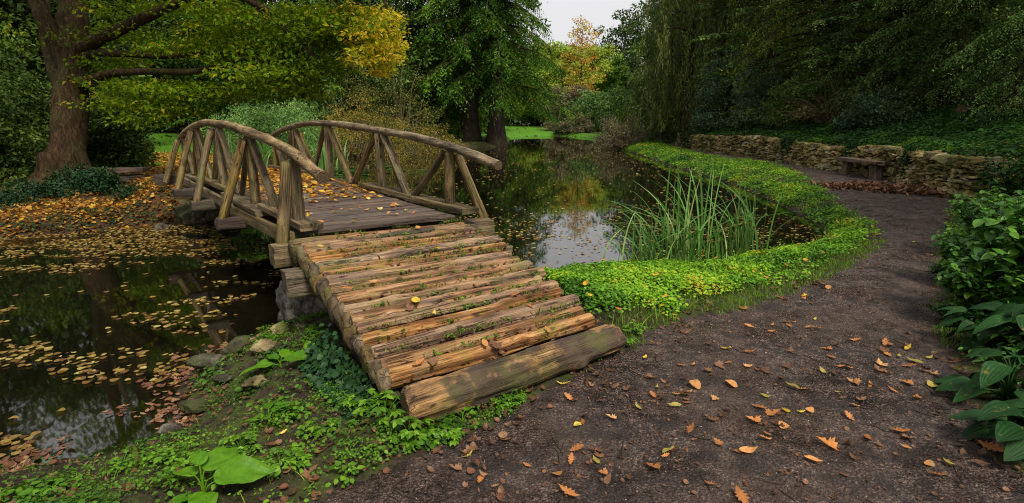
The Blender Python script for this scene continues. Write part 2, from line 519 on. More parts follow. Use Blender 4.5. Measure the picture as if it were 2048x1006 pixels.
def axis(lo, hi, step, a, b, g):
    m = list(np.arange(lo, hi, step)); s = step; v = lo; L = []
    while v > a:
        s *= g; v -= s; L.append(v)
    s = step; v = m[-1]; Rr = []
    while v < b:
        s *= g; v += s; Rr.append(v)
    return np.array(L[::-1] + m + Rr)
gx = axis(-3.6, 5.4, .035, -140, 140, 1.035)
gy = axis(1.2, 8.2, .035, -40, 170, 1.025)
GX, GY = np.meshgrid(gx, gy, indexing='ij')
GZ = terrain(GX, GY)
VG = np.stack([GX, GY, GZ], -1).reshape(-1, 3)
FG = grid_faces(len(gx), len(gy))[:, [0, 1, 2, 3]]
fc = VG[FG].mean(1)
jx = fc[:, 0] + .05 * n2(fc[:, 0], fc[:, 1], 4, 3, 3); jy = fc[:, 1] + .05 * n2(fc[:, 0], fc[:, 1], 4, 3, 4)
is_path = inside(jx, jy, PATH)
is_lawn = np.zeros(len(FG), bool)
for P in LAWNS: is_lawn |= inside(fc[:, 0], fc[:, 1], P)
is_lawn &= ~is_path

# attributes of the bare ground: how much leaf litter, how mossy
def ground_attrs(V):
    x, y = V[:, 0], V[:, 1]
    dl = (x + 1.93) * PV[0] + (y - 4.92) * PV[1]
    litter = sstep(-x, 3.5, 6) * sstep(y, 8.5, 10) * (1 - sstep(y, 24, 30)) * (.75 + .25 * n2(x, y, .8, 2, 8))
    moss = np.clip(.5 + .9 * n2(x, y, 1.2, 3, 12), 0, 1) * np.where(x < .2, 1, .7)
    return {'litter': litter, 'moss': moss}
def sub(name, mask, mat):
    f = FG[mask]
    u, inv = np.unique(f, return_inverse=True)
    V = VG[u]
    o = mk(name, V, inv.reshape(f.shape), mat, None, True, attrs=ground_attrs(V))
    tag(o, kind='structure')
    return o

M = Mat("wet_path")
g1 = M.geo()
speck = M.voro(g1, 70., 'F1'); fine = M.noise(g1, 75., 5, .75); mid = M.noise(g1, 11., 6, .72); big = M.noise(g1, 1.1, 4, .6)
c = M.ramp(fine, [(.36, (.011, .006, .005)), (.46, (.056, .035, .031)), (.55, (.155, .105, .090)), (.64, (.40, .30, .235))])
c = M.mix(M.ramp(mid, [(.40, .85), (.56, 0.)]), c, (.014, .009, .008))
c = M.mix(M.ramp(big, [(.42, 0.), (.62, .45)]), c, (.115, .070, .046))
med = M.noise(g1, 3.6, 5, .7)
c = M.mix(M.ramp(med, [(.40, .72), (.53, 0.)]), c, (.022, .013, .012))
c = M.mix(M.ramp(speck, [(.06, .55), (.16, 0.)]), c, (.20, .15, .10))
hh = M.math('ADD', M.math('MULTIPLY', fine, .5), M.math('ADD', M.math('MULTIPLY', mid, 1.6), M.math('MULTIPLY', speck, -.6)))
rg = M.ramp(M.noise(g1, 2.1, 3, .5), [(.40, .20), (.60, .78)])
PATH_M = M.surf(c, rg, M.bump(hh, 1., .04), .5)

M = Mat("soil")
g1 = M.geo(); a = M.noise(g1, 9., 6, .7); b = M.noise(g1, 60., 3, .7)
c = M.ramp(a, [(.3, (.012, .008, .006)), (.5, (.032, .022, .014)), (.7, (.065, .045, .028))])
mossf = M.math('MULTIPLY', M.attr("moss"), M.ramp(M.noise(g1, 6., 5, .65), [(.42, 0.), (.6, 1.)]))
c = M.mix(mossf, c, M.ramp(b, [(.3, (.030, .050, .006)), (.7, (.10, .15, .015))]))
lv = M.voro(g1, 16., 'F1', "Color"); lsep = M.n("ShaderNodeSeparateColor"); M.l(lv, lsep.inputs[0])
lc = M.ramp(lsep.outputs[0], [(0, (.015, .008, .004)), (.4, (.05, .022, .006)), (.75, (.13, .055, .010)), (1, (.03, .022, .008))])
c = M.mix(M.attr("litter"), c, lc)
SOIL_M = M.surf(c, .85, M.bump(M.math('ADD', a, M.math('MULTIPLY', b, .4)), 1., .04), .25)

M = Mat("lawn_grass")
g1 = M.geo(); a = M.noise(g1, 3., 5, .7); b = M.noise(g1, 40., 3, .7)
c = M.ramp(a, [(.3, (.05, .15, .008)), (.7, (.13, .32, .015))])
c = M.mix(M.ramp(b, [(.4, .5), (.6, 0.)]), c, (.02, .08, .004))
LAWN_M = M.surf(c, .8, M.bump(b, 1., .05), .2)

sub('path', is_path, PATH_M)
sub('lawn', is_lawn, LAWN_M)
sub('ground', ~is_path & ~is_lawn, SOIL_M)

# water
M = Mat("pond_water")
g1 = M.geo()
rp = M.noise(M.geo((1., .55, 1.)), 2.2, 3, .5)
p = M.n("ShaderNodeBsdfPrincipled")
M.put(p.inputs["Base Color"], M.ramp(M.noise(g1, .8, 3), [(.3, (.003, .003, .0015)), (.7, (.008, .007, .003))]))
p.inputs["Roughness"].default_value = .03; p.inputs["IOR"].default_value = 2.2; p.inputs["Specular IOR Level"].default_value = .5
M.l(M.bump(rp, .05, .03), p.inputs["Normal"])
M.l(p.outputs[0], M.out.inputs[0])
xs = np.linspace(-24, 16, 41); ys = np.linspace(-1, 76, 78)
X, Y = np.meshgrid(xs, ys, indexing='ij')
tag(mk('pond_water', np.stack([X, Y, np.full_like(X, WZ)], -1).reshape(-1, 3), grid_faces(41, 78), M.m), kind='structure')

# ------------------------------------------------------------ the footbridge
RAMPW = plain_wood("ramp_wood", [(.34, (.07, .030, .011)), (.44, (.21, .090, .034)), (.54, (.38, .19, .076)), (.67, (.53, .32, .155))], moss=.35, wamt=.45, weather=(.20, .16, .125), cracks=.9)
RAMPW2 = plain_wood("grey_ramp_wood", [(.34, (.06, .032, .016)), (.46, (.19, .105, .048)), (.56, (.36, .205, .09)), (.68, (.48, .31, .165))], moss=.4, wamt=.5, weather=(.15, .125, .10), cracks=.95)
RAILW = plain_wood("rail_wood", [(.32, (.09, .055, .022)), (.45, (.25, .155, .06)), (.56, (.40, .265, .11)), (.68, (.52, .38, .18))], moss=.3, wamt=.35, mosscol=(.13, .13, .03), cracks=.7)
POSTW = plain_wood("post_wood", [(.32, (.05, .032, .012)), (.45, (.16, .10, .034)), (.57, (.27, .18, .062)), (.68, (.37, .265, .11))], moss=.6, wamt=.3, mosscol=(.13, .14, .02), cracks=.9)
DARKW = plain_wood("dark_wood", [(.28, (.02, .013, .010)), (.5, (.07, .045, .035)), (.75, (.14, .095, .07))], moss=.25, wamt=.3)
DECKW = plain_wood("deck_wood", [(.32, (.06, .036, .028)), (.5, (.12, .083, .066)), (.68, (.19, .14, .115))], moss=.12, wamt=.3, weather=(.15, .12, .115), along=(1, 10, 10), rough=.6)
SILLW = plain_wood("sill_wood", [(.32, (.06, .042, .02)), (.5, (.20, .14, .065)), (.68, (.32, .24, .12))], moss=.5, wamt=.4, mosscol=(.09, .11, .02))
MUDW = plain_wood("muddy_wood", [(.34, (.12, .06, .024)), (.45, (.30, .16, .06)), (.56, (.48, .27, .10)), (.68, (.56, .36, .16))], moss=.35, wamt=.92, weather=(.06, .042, .032), cracks=.7, br=(.44, .52))

M = Mat("cut_end")
v = M.coords("Object")
rr = M.n("ShaderNodeTexWave", wave_type='RINGS', rings_direction='X'); M.l(v, rr.inputs[0]); rr.inputs["Scale"].default_value = 28; rr.inputs["Distortion"].default_value = 2.5; rr.inputs["Detail"].default_value = 3
CUT_M = M.surf(M.ramp(rr.outputs["Fac"], [(.2, (.05, .032, .018)), (.8, (.19, .13, .07))]), .85, M.bump(rr.outputs["Fac"], .4, .01), .2)

bridge = empty('footbridge', (*BR(0, .8), WZ), 0, 'arched rustic timber footbridge with log handrails and a log ramp down to the path', 'footbridge')
BO = np.array([*BR(0, .8), WZ])
bridge.rotation_euler = (0, 0, 0)
def loc(p): return np.asarray(p, float) - BO

def log_part(name, a, b, r0, r1=None, mat=RAMPW, sides=20, n=40, seed=0, groove=.16, bend=.02, flat=1., knots=1, sag=0., bulge=.06, hint=(0, 0, 1), label=None, cut=True):
    """a rough split log from a to b, its own object whose x axis runs along the grain"""
    a = loc(a); b = loc(b); r1 = r1 or r0
    L = np.linalg.norm(b - a)
    rng = np.random.default_rng(seed)
    x = np.linspace(0, 1, n); th = np.linspace(0, 2 * math.pi, sides, endpoint=False)
    Xg, Tg = np.meshgrid(x, th, indexing='ij')
    r = r0 + (r1 - r0) * Xg
    q = np.stack([Xg * L * 2.2 + seed * 7.1, np.cos(Tg) * 1.6, np.sin(Tg) * 1.6], -1)
    low = vnoise(q * np.array([1, .8, .8]), seed)
    gr = fbm(q * np.array([.45, 2.6, 2.6]) + 3, 3, seed + 5)
    fin = fbm(q * np.array([3, 5, 5]) + 9, 2, seed + 8)
    thin = vnoise(q * np.array([.35, 3.2, 3.2]) + 21, seed + 11)
    crack = np.exp(-(thin / .055) ** 2) * (vnoise(q * np.array([.8, 1, 1]) + 5, seed + 12) > -.25)
    r = r * (1 + bulge * 1.6 * low + groove * np.minimum(gr, .25) + .035 * fin - groove * .55 * crack)
    for k in range(knots):
        kx, kt = rng.uniform(.1, .9), rng.uniform(0, 2 * math.pi)
        d2 = ((Xg - kx) * L / .06) ** 2 + (((Tg - kt + math.pi) % (2 * math.pi) - math.pi) * r0 / .045) ** 2
        r = r + r0 * .28 * np.exp(-d2)
    ph = rng.uniform(0, 6, 2)
    wob = np.sin(x * math.pi)[:, None] * 0 + 1
    oy = bend * L * (np.sin(Xg * 3.3 + ph[0]) * .5 + .25 * np.sin(Xg * 8 + ph[1]))
    oz = bend * L * .5 * np.sin(Xg * 4.1 + ph[1]) - sag * 4 * Xg * (1 - Xg)
    # ends worn round
    e = np.minimum(np.minimum(Xg, 1 - Xg) * L / (r0 * .35), 1)
    r = r * (.80 + .20 * np.sqrt(e))
    ends = (rng.uniform(-.5, .5) * np.cos(Tg) * r0 * .6)
    V = np.stack([Xg * L + np.where(Xg < .02, ends, 0), np.cos(Tg) * r + oy, np.sin(Tg) * r * flat + oz], -1)
    body = V.reshape(-1, 3)
    m = frame_matrix(a, b - a, hint)
    o = mk(name, body, grid_faces(n, sides, True), mat, bridge, True, None, m)
    if label: o['label'] = label
    # the two sawn ends belong to the same mesh, in the cut material
    me = o.data
    me.materials.append(CUT_M if cut else mat)
    import bmesh
    bm = bmesh.new(); bm.from_mesh(me); bm.verts.ensure_lookup_table()
    rings = [[bm.verts[base + i] for i in range(sides)] for base in (0, (n - 1) * sides)]
    for ring, rev in ((rings[0], True), (rings[1], False)):
        if rev: ring = ring[::-1]
        cc = bm.verts.new(sum((v.co for v in ring), Vector()) / sides)
        for i in range(sides):
            f = bm.faces.new((ring[i], ring[(i + 1) % sides], cc)); f.material_index = 1; f.smooth = False
    bm.normal_update(); bm.to_mesh(me); bm.free()
    return o

def beam_part(name, a, b, w, h, mat, seed=0, rough=.006, hint=(0, 0, 1), n=24, label=None, bend=0., parent=None):
    """a sawn board or beam with worn edges, x along the grain, a and b on the centre line"""
    a = loc(a); b = loc(b); L = np.linalg.norm(b - a)
    k = 3; rc = min(w, h) * .12
    prof = []
    for sx, sy in ((1, 1), (-1, 1), (-1, -1), (1, -1)):
        a0 = {(1, 1): 0, (-1, 1): 90, (-1, -1): 180, (1, -1): 270}[(sx, sy)]
        for j in range(k):
            t = R(a0 + 90 * j / (k - 1))
            prof.append((sx * (w / 2 - rc) + rc * math.cos(t), sy * (h / 2 - rc) + rc * math.sin(t)))
    # points between the corners so the faces can warp
    pr = []
    for i in range(len(prof)):
        p0 = np.array(prof[i]); p1 = np.array(prof[(i + 1) % len(prof)])
        pr.append(p0)
        if np.linalg.norm(p1 - p0) > rc * 2:
            for t in (.25, .5, .75): pr.append(p0 + (p1 - p0) * t)
    pr = np.array(pr); m_ = len(pr)
    x = np.linspace(0, L, n)
    V = np.zeros((n, m_, 3)); V[..., 0] = x[:, None]; V[..., 1] = pr[None, :, 0]; V[..., 2] = pr[None, :, 1]
    nz = fbm(V * np.array([2., 12, 12]) + seed * 3.7, 3, seed)
    d = V[..., 1:] / (np.linalg.norm(V[..., 1:], axis=-1, keepdims=True) + 1e-6)
    V[..., 1:] += d * nz[..., None] * rough
    V[..., 2] += bend * np.sin(x / L * math.pi)[:, None]
    V[0, :, 0] += rough * 2 * nz[0]; V[-1, :, 0] += rough * 2 * nz[-1]
    Vf = V.reshape(-1, 3)
    Vf = np.vstack([Vf, V[0].mean(0), V[-1].mean(0)])
    kk = np.arange(m_)
    F = [grid_faces(n, m_, True), np.vstack([np.stack([np.full(m_, n * m_), (kk + 1) % m_, kk], -1), np.stack([np.full(m_, n * m_ + 1), (n - 1) * m_ + kk, (n - 1) * m_ + (kk + 1) % m_], -1)])]
    o = mk(name, Vf, F, mat, parent or bridge, True, None, frame_matrix(a, b - a, hint))
    mod_sharp(o)
    if label: o['label'] = label
    return o
def mod_sharp(o, ang=38):
    try:
        import bmesh
        bm = bmesh.new(); bm.from_mesh(o.data)
        for e in bm.edges:
            if len(e.link_faces) == 2 and e.calc_face_angle(0) > R(ang): e.smooth = False
        bm.to_mesh(o.data); bm.free()
    except Exception: pass

# ramp logs, from the deck down to the path
NL = 18
rng = np.random.default_rng(11)
TL, TR = np.array([-1.86, 4.62, .575]), np.array([-.478, 5.46, .585])
BL, BRt = np.array([-.655, 2.80, .155]), np.array([.64, 3.76, .16])
wd = rng.uniform(.7, 1.3, NL); wd[[10, 14]] *= 1.3
cum = np.concatenate([[0], np.cumsum(wd)]); tc = (cum[:-1] + cum[1:]) / 2 / cum[-1]; tw = wd / cum[-1]
LR = np.linalg.norm(BL - TL)
for i in range(NL):
    t = tc[i]
    a = TL + (BL - TL) * t; b = TR + (BRt - TR) * t
    bow = .035 * math.sin(math.pi * t); a[2] += bow + rng.normal(0, .006); b[2] += bow + rng.normal(0, .008)
    ex = rng.uniform(-.01, .03); ey = rng.uniform(-.05, .06)
    d = (b - a) / np.linalg.norm(b - a)
    a = a - d * ex; b = b + d * ey
    rr_ = tw[i] * LR * .5
    log_part('ramp_log', a, b, rr_ * .82, rr_ * rng.uniform(.66, .82), [RAMPW, RAMPW2, MUDW][{1: 2, 5: 1, 11: 1}.get(i, 0)], 36, 110, 100 + i, groove=.30, bend=.010, knots=int(rng.integers(1, 5)), flat=1.1, bulge=.10)
# thick muddy log lying across the foot of the ramp
log_part('foot_log', (-.565, 2.655, .085), (.735, 3.695, .10), .115, .10, MUDW, 48, 140, 77, groove=.26, bend=.012, knots=2, bulge=.10, label='thick mud-smeared log across the foot of the ramp')
# rough side boards under the log ends
for k in range(2):
    off = (-PV * .03 if k == 0 else PV * .01)
    p0, p1 = (TL, BL) if k == 0 else (TR, BRt)
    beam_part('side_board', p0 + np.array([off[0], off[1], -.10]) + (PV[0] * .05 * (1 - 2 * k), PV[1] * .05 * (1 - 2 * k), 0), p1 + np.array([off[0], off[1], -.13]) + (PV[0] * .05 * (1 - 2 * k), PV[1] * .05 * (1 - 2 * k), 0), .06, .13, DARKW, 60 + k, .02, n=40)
# blunt, weathered chunks that close the log ends along the left side
ENDW = plain_wood("end_wood", [(.32, (.05, .032, .014)), (.5, (.15, .098, .038)), (.68, (.26, .18, .075))], moss=.6, wamt=.2, mosscol=(.10, .11, .015), along=(8, 8, 2))
NC = 17
for i in range(NC):
    t0 = (i + .5) / NC
    p = TL + (BL - TL) * t0; p[2] += .035 * math.sin(math.pi * t0)
    sl = (BL - TL) / LR
    c0 = p - np.array([PV[0], PV[1], 0]) * .035
    c0[2] += .018
    h_ = .095 + .03 * math.sin(i * 2.3)
    a = c0 - sl * (LR / NC * .40) + np.array([0, 0, .0]); b = a + np.array([DV[0] * -.02, DV[1] * -.02, -h_]) + sl * .05
    log_part('end_block', a, b, LR / NC * .60, LR / NC * .42, ENDW, 14, 12, 300 + i, groove=.3, bend=.03, knots=1, flat=.55, bulge=.16, hint=(-PV[0], -PV[1], .12 * math.sin(i * 1.7)), cut=False)

# deck planks, the first ones slightly askew so they meet the ramp
DZ = .64
SL = 6.9
def arch(s): return .05 * math.sin(math.pi * max(0, min(1, s / SL)))
npk = 36
for i in range(npk):
    w_ = (SL + .12) / npk
    s0 = -.12 + (i + .5) * w_
    sk = -.14 * max(0, 1 - i / 8)
    a = BR(s0 + .0, .03, DZ - .02 + arch(s0) + rng.uniform(-.004, .004)); b = BR(s0 + sk, 1.55, DZ - .02 + arch(s0) + rng.uniform(-.004, .004))
    beam_part('deck_plank', a, b, w_ - .006, .04, DECKW, 200 + i, .003, n=10)
# stringers, cross beams
for l_ in (.22, .8, 1.38):
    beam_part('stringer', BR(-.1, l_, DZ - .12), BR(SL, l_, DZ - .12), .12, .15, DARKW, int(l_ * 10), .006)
beam_part('cross_beam', BR(-.16, -.30, .46), BR(-.22, 1.95, .46), .20, .19, SILLW, 31, .008, n=20, label='squared beam jutting out below the first post')
beam_part('cross_beam', BR(-.68, -.36, .345), BR(-.86, 1.70, .32), .24, .20, SILLW, 32, .008, n=20, label='big squared beam under the ramp resting on the stone footing')
for s_ in (1.55, 3.25, 4.9):
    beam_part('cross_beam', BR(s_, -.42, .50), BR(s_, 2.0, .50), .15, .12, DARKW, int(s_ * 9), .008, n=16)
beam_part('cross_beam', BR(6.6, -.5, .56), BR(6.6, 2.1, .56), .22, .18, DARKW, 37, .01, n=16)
# sills (boards lapped end to end) on both sides
def sill(l_, segs):
    for k, (s0, s1, dz, dl_) in enumerate(segs):
        beam_part('sill', BR(s0, l_ + dl_, DZ + .025 + dz + arch(s0)), BR(s1, l_ + dl_, DZ + .022 + dz + arch(s1)), .20, .06, SILLW, 40 + k + int(l_ * 7), .007)
sill(.0, [(-.28, 1.15, .03, .02), (1.0, 2.75, -.03, -.04), (2.6, 4.6, .03, 0), (4.5, 6.9, -.03, .02)])
sill(1.60, [(-.40, 2.2, .03, 0), (2.1, 4.6, -.03, .02), (4.45, 6.9, .03, 0)])
beam_part('fascia_board', BR(-.1, -.10, DZ - .07), BR(2.2, -.14, DZ - .09), .045, .13, SILLW, 51, .006)
beam_part('fascia_board', BR(2.1, -.13, DZ - .06), BR(6.7, -.13, DZ - .05), .045, .13, SILLW, 52, .006)

# handrails
def rail(l_, pts, r, seed):
    P = smooth_line([np.array(loc(BR(s, l_ + dl_, z))) for s, z, dl_ in pts], 9)
    n = len(P); rng = np.random.default_rng(seed)
    rad = r * (1 + .05 * np.interp(np.arange(n), np.arange(0, n, 4), rng.normal(size=len(range(0, n, 4)))))
    V, F = tube(P, rad, 20, True, .10, 9, seed)
    o0 = P[0]; X = P[-1] - P[0]
    m = frame_matrix(o0, X); mi = np.array(m.inverted())
    V = V @ mi[:3, :3].T + mi[:3, 3]
    ends = F[1:]; o = mk('handrail', V, [F[0]], RAILW, bridge, True, None, m)
    for en in ends:
        e = mk('cut_end', V, [en], CUT_M, None, False, None)
        e.parent = o
    return o
rail(0, [(-.66, 1.155, .02), (-.3, 1.25, 0), (0, 1.32, 0), (.75, 1.42, -.01), (1.53, 1.475, 0), (2.4, 1.535, .01), (3.2, 1.56, 0), (4.1, 1.565, 0), (4.9, 1.52, 0), (5.7, 1.44, 0), (6.4, 1.33, 0), (6.85, 1.24, 0)], .050, 3)
rail(1.60, [(-.88, 1.19, 0), (-.4, 1.27, .01), (0, 1.335, 0), (.85, 1.42, .01), (1.72, 1.475, 0), (2.7, 1.53, -.01), (3.6, 1.56, 0), (4.5, 1.55, 0), (5.26, 1.50, 0), (6.0, 1.42, 0), (6.7, 1.31, 0), (6.95, 1.25, 0)], .047, 4)

def railz(side, s):
    xs = [-.66, 0, 1.53, 3.2, 4.9, 6.4, 6.9]; zs = [1.155, 1.32, 1.475, 1.56, 1.52, 1.33, 1.23]
    return float(np.interp(s, xs, zs))
def stick(name, a, b, r, seed, r1=None, g=.2):
    return log_part(name, a, b, r, r1 or r * .92, POSTW, 14, 26, seed, groove=g, bend=.012, knots=1, flat=1., bulge=.07, hint=(1, 0, 0), cut=True)
for side, l_, ps in ((0, 0., (.0, 1.53, 3.2, 4.9, 6.35)), (1, 1.60, (.0, 1.72, 3.6, 5.26, 6.6))):
    out = -1 if side == 0 else 1
    for k, s_ in enumerate(ps):
        top = railz(side, s_)
        sz = .058 if k < 4 else .052
        stick('post', BR(s_, l_, DZ + .05), BR(s_, l_ + .0, top - .03), sz, 500 + side * 50 + k)
        # outer brace down to the end of the cross beam
        so = s_ + (-.13 if k == 0 else .02)
        lo_ = l_ + out * (.20 if (k == 0 and side == 0) else .36)
        stick('outer_brace', BR(so, lo_, .53), BR(s_ - .03, l_ + out * .075, top - .06), .047 if k else .055, 600 + side * 50 + k)
        # in-plane braces meeting half way to the next post
        if k < 4:
            mid = (s_ + ps[k + 1]) / 2
            zt2 = railz(side, ps[k + 1])
            stick('diagonal_brace', BR(mid - .06, l_ + out * -.02, DZ + .06), BR(s_ + .11, l_, top - .05), .043 if side else .036, 700 + side * 50 + k)
            stick('diagonal_brace', BR(mid + .06, l_ + out * -.02, DZ + .06), BR(ps[k + 1] - .10, l_, zt2 - .05), .052 if side else .045, 720 + side * 50 + k)

# ------------------------------------------------------------ rocks
M = Mat("rock")
v = M.coords("Object", (1, 1, 1), True)
a = M.noise(v, 6., 7, .7); b = M.noise(v, 1.6, 3)
c = M.ramp(a, [(.38, (.014, .011, .008)), (.5, (.055, .045, .035)), (.62, (.17, .15, .12))])
c = M.mix(M.ramp(b, [(.42, 0.), (.6, .8)]), c, (.045, .055, .010))
ROCK_M = M.surf(c, .85, M.bump(a, 1., .05), .3)
M = Mat("pale_rock")
v = M.coords("Object", (1, 1, 1), True)
a = M.noise(v, 5., 7, .7); b = M.noise(v, 2.2, 3)
c = M.ramp(a, [(.36, (.06, .045, .02)), (.5, (.22, .17, .08)), (.66, (.40, .33, .18))])
c = M.mix(M.ramp(b, [(.5, 0.), (.62, .8)]), c, (.08, .11, .015))
PALE_M = M.surf(c, .85, M.bump(a, 1., .04), .3)
M = Mat("footing_stone")
v = M.coords("Object"); a = M.noise(v, 9., 7, .75)
FOOT_M = M.surf(M.ramp(a, [(.36, (.03, .026, .022)), (.48, (.16, .145, .125)), (.62, (.36, .33, .29))]), .9, M.bump(a, 1., .06), .2)
def rock_mesh(size, seed, n=26, angular=.5):
    th = np.linspace(0, math.pi, n); ph = np.linspace(0, 2 * math.pi, n * 2, endpoint=False)
    T, Pp = np.meshgrid(th, ph, indexing='ij')
    D = np.stack([np.sin(T) * np.cos(Pp), np.sin(T) * np.sin(Pp), np.cos(T)], -1)
    rng = np.random.default_rng(seed)
    r = np.ones(T.shape)
    for k in range(9):
        nrm = rdir(rng, 1)[0]; dd = rng.uniform(.55, .9)
        proj = (D * nrm).sum(-1)
        r = np.where(proj > .05, np.minimum(r, dd / np.maximum(proj, .05)), r)
    r = r * (1 - angular) * 0 + r
    r = r * (1 + .16 * fbm(D * 2.2, 3, seed) + .10 * fbm(D * 7, 3, seed + 3))
    V = D * r[..., None] * np.array(size)
    return V.reshape(-1, 3), grid_faces(n, n * 2, True)
def rock(p, size, seed, label, mat=ROCK_M, rz=0., group=None, sink=.35):
    V, F = rock_mesh(size, seed)
    o = mk('rock', V, F, mat)
    o.location = (p[0], p[1], p[2] + size[2] * (1 - sink)); o.rotation_euler = (0, 0, rz)
    return tag(o, label, 'rock', group)
def at(px, py, z): return W(px, py, z)
p = at(618, 640, -.28); rock((p[0] + .02, p[1] + .05, -.44), (.30, .24, .36), 3, 'grey weathered stone footing under the big beam beside the ramp', FOOT_M, sink=.1)
p = at(588, 660, -.2); rock((p[0], p[1], -.32), (.13, .11, .12), 5, 'small mossy rock at the water edge below the stone footing', sink=.2)
p = at(530, 715, -.16); rock((p[0], p[1], TZ(*p[:2])), (.10, .08, .06), 6, 'pale yellowish stone among herbs on the muddy bank', PALE_M)
p = at(560, 680, -.2); rock((p[0], p[1], TZ(*p[:2])), (.08, .09, .06), 7, 'small pale stone with moss just above the other bank stones', PALE_M)
p = at(425, 745, -.28); rock((p[0], p[1], TZ(*p[:2])), (.17, .12, .06), 8, 'flat dark rock at the waterline left of the ramp')
p = at(500, 690, -.32); rock((p[0], p[1], -.42), (.22, .12, .10), 9, 'low wet rock half sunk in the dark water', sink=.3)
p = at(390, 815, -.30); rock((p[0], p[1], TZ(*p[:2])), (.11, .08, .05), 10, 'small wet mud-coloured rock beside floating brown leaves')
p = at(510, 765, -.16); rock((p[0], p[1], TZ(*p[:2])), (.09, .06, .05), 21, 'tan stone half buried in moss above the dark flat rock', PALE_M)
for k, (px, py, sx, lb) in enumerate([(470, 722, .11, 'dark lump of mud and rock between the flat rock and the pale stone'), (445, 770, .07, 'small dark stone just above the flat waterline rock'), (600, 690, .07, 'small dark stone tucked under the ivy by the footing'), (345, 870, .09, 'dark wet rock at the waterline nearest the big pale leaves')]):
    p = at(px, py, -.24); rock((p[0], p[1], TZ(*p[:2])), (sx, sx * .8, sx * .6), 44 + k, lb, sink=.3)
RG = 'rocks of the far bridge footing'
for k, (px, py, sx, sy, sz, lb) in enumerate([
    (300, 440, .34, .26, .20, 'rounded dark rock farthest left of the far bridge footing'),
    (352, 432, .36, .28, .24, 'dark rock leaning on its neighbour left of the far footing'),
    (395, 446, .42, .32, .34, 'largest mossy boulder under the far end of the bridge'),
    (318, 457, .16, .12, .10, 'small rock at the leaf-covered waterline by the far footing'),
    (450, 442, .40, .30, .26, 'shadowed rock under the deck at the far footing'),
    (350, 392, .34, .3, .34, 'tall dark rock just below the far end beam'),
    (425, 385, .5, .34, .36, 'broad dark rock beneath the far deck')]):
    z = -.38 if py > 400 else -.1
    p = at(px, py + 6, z)
    rock((p[0], p[1] + .1, z - .05), (sx, sy, sz), 30 + k, lb, ROCK_M, .3 * k, RG, sink=.25)
# pale slab on the footing
def slab(name, px, py, z, sx, sy, sz, mat, label, cat, rz=0., seed=1):
    p = at(px, py, z)
    V = []; n = 9
    a = np.linspace(-1, 1, n); X, Y = np.meshgrid(a, a, indexing='ij')
    top = np.stack([X * sx, Y * sy, np.full_like(X, sz)], -1).reshape(-1, 3); bot = top * np.array([1, 1, 0]) 
    top = top + fbm(top * 7 + seed, 3, seed)[:, None] * .02
    b_ = MB(); gf = grid_faces(n, n); b_.add(np.vstack([top, bot]), [gf, gf[:, ::-1] + n * n])
    rim = [i * n for i in range(n)] + [(n - 1) * n + j for j in range(1, n)] + [i * n + n - 1 for i in range(n - 2, -1, -1)] + [j for j in range(n - 2, 0, -1)]
    rim = np.array(rim); r2 = np.roll(rim, -1)
    b_.F[4].append(np.stack([rim, rim + n * n, r2 + n * n, r2], -1)); b_.T[4].append(np.full(len(rim), .5))
    o = b_.build(name, mat, None, False); o.location = p; o.rotation_euler = (0, 0, rz)
    return tag(o, label, cat)
slab('stone_slab', 402, 408, .12, .42, .20, .07, PALE_M, 'flat pale stone slab on the dark footing under the far deck', 'stone slab', -.66, 4)

# ------------------------------------------------------------ dry-stone wall
M = Mat("wall_stone")
v = M.geo()
tint = M.attr("tint")
base = M.ramp(tint, [(0, (.18, .12, .042)), (.35, (.42, .31, .12)), (.6, (.56, .44, .20)), (.85, (.32, .27, .15)), (1, (.64, .57, .40))])
a = M.noise(v, 13., 6, .7)
base = M.mix(M.ramp(a, [(.32, .7), (.52, 0.)]), base, (.10, .08, .035))
mo = M.noise(v, 1.1, 5, .7)
base = M.mix(M.ramp(mo, [(.45, 0.), (.58, .8)]), base, (.09, .10, .018))
st = M.noise(v, 2.6, 5, .7)
base = M.mix(M.ramp(st, [(.47, 0.), (.62, .6)]), base, (.06, .045, .025))
WALL_M = M.surf(base, .9, M.bump(a, 1., .03), .2)
wl = wall_line
seglen = np.linalg.norm(np.diff(wl, axis=0), axis=1); cumw = np.concatenate([[0], np.cumsum(seglen)])
def wall_at(t):
    return np.array([np.interp(t, cumw, wl[:, 0]), np.interp(t, cumw, wl[:, 1])])
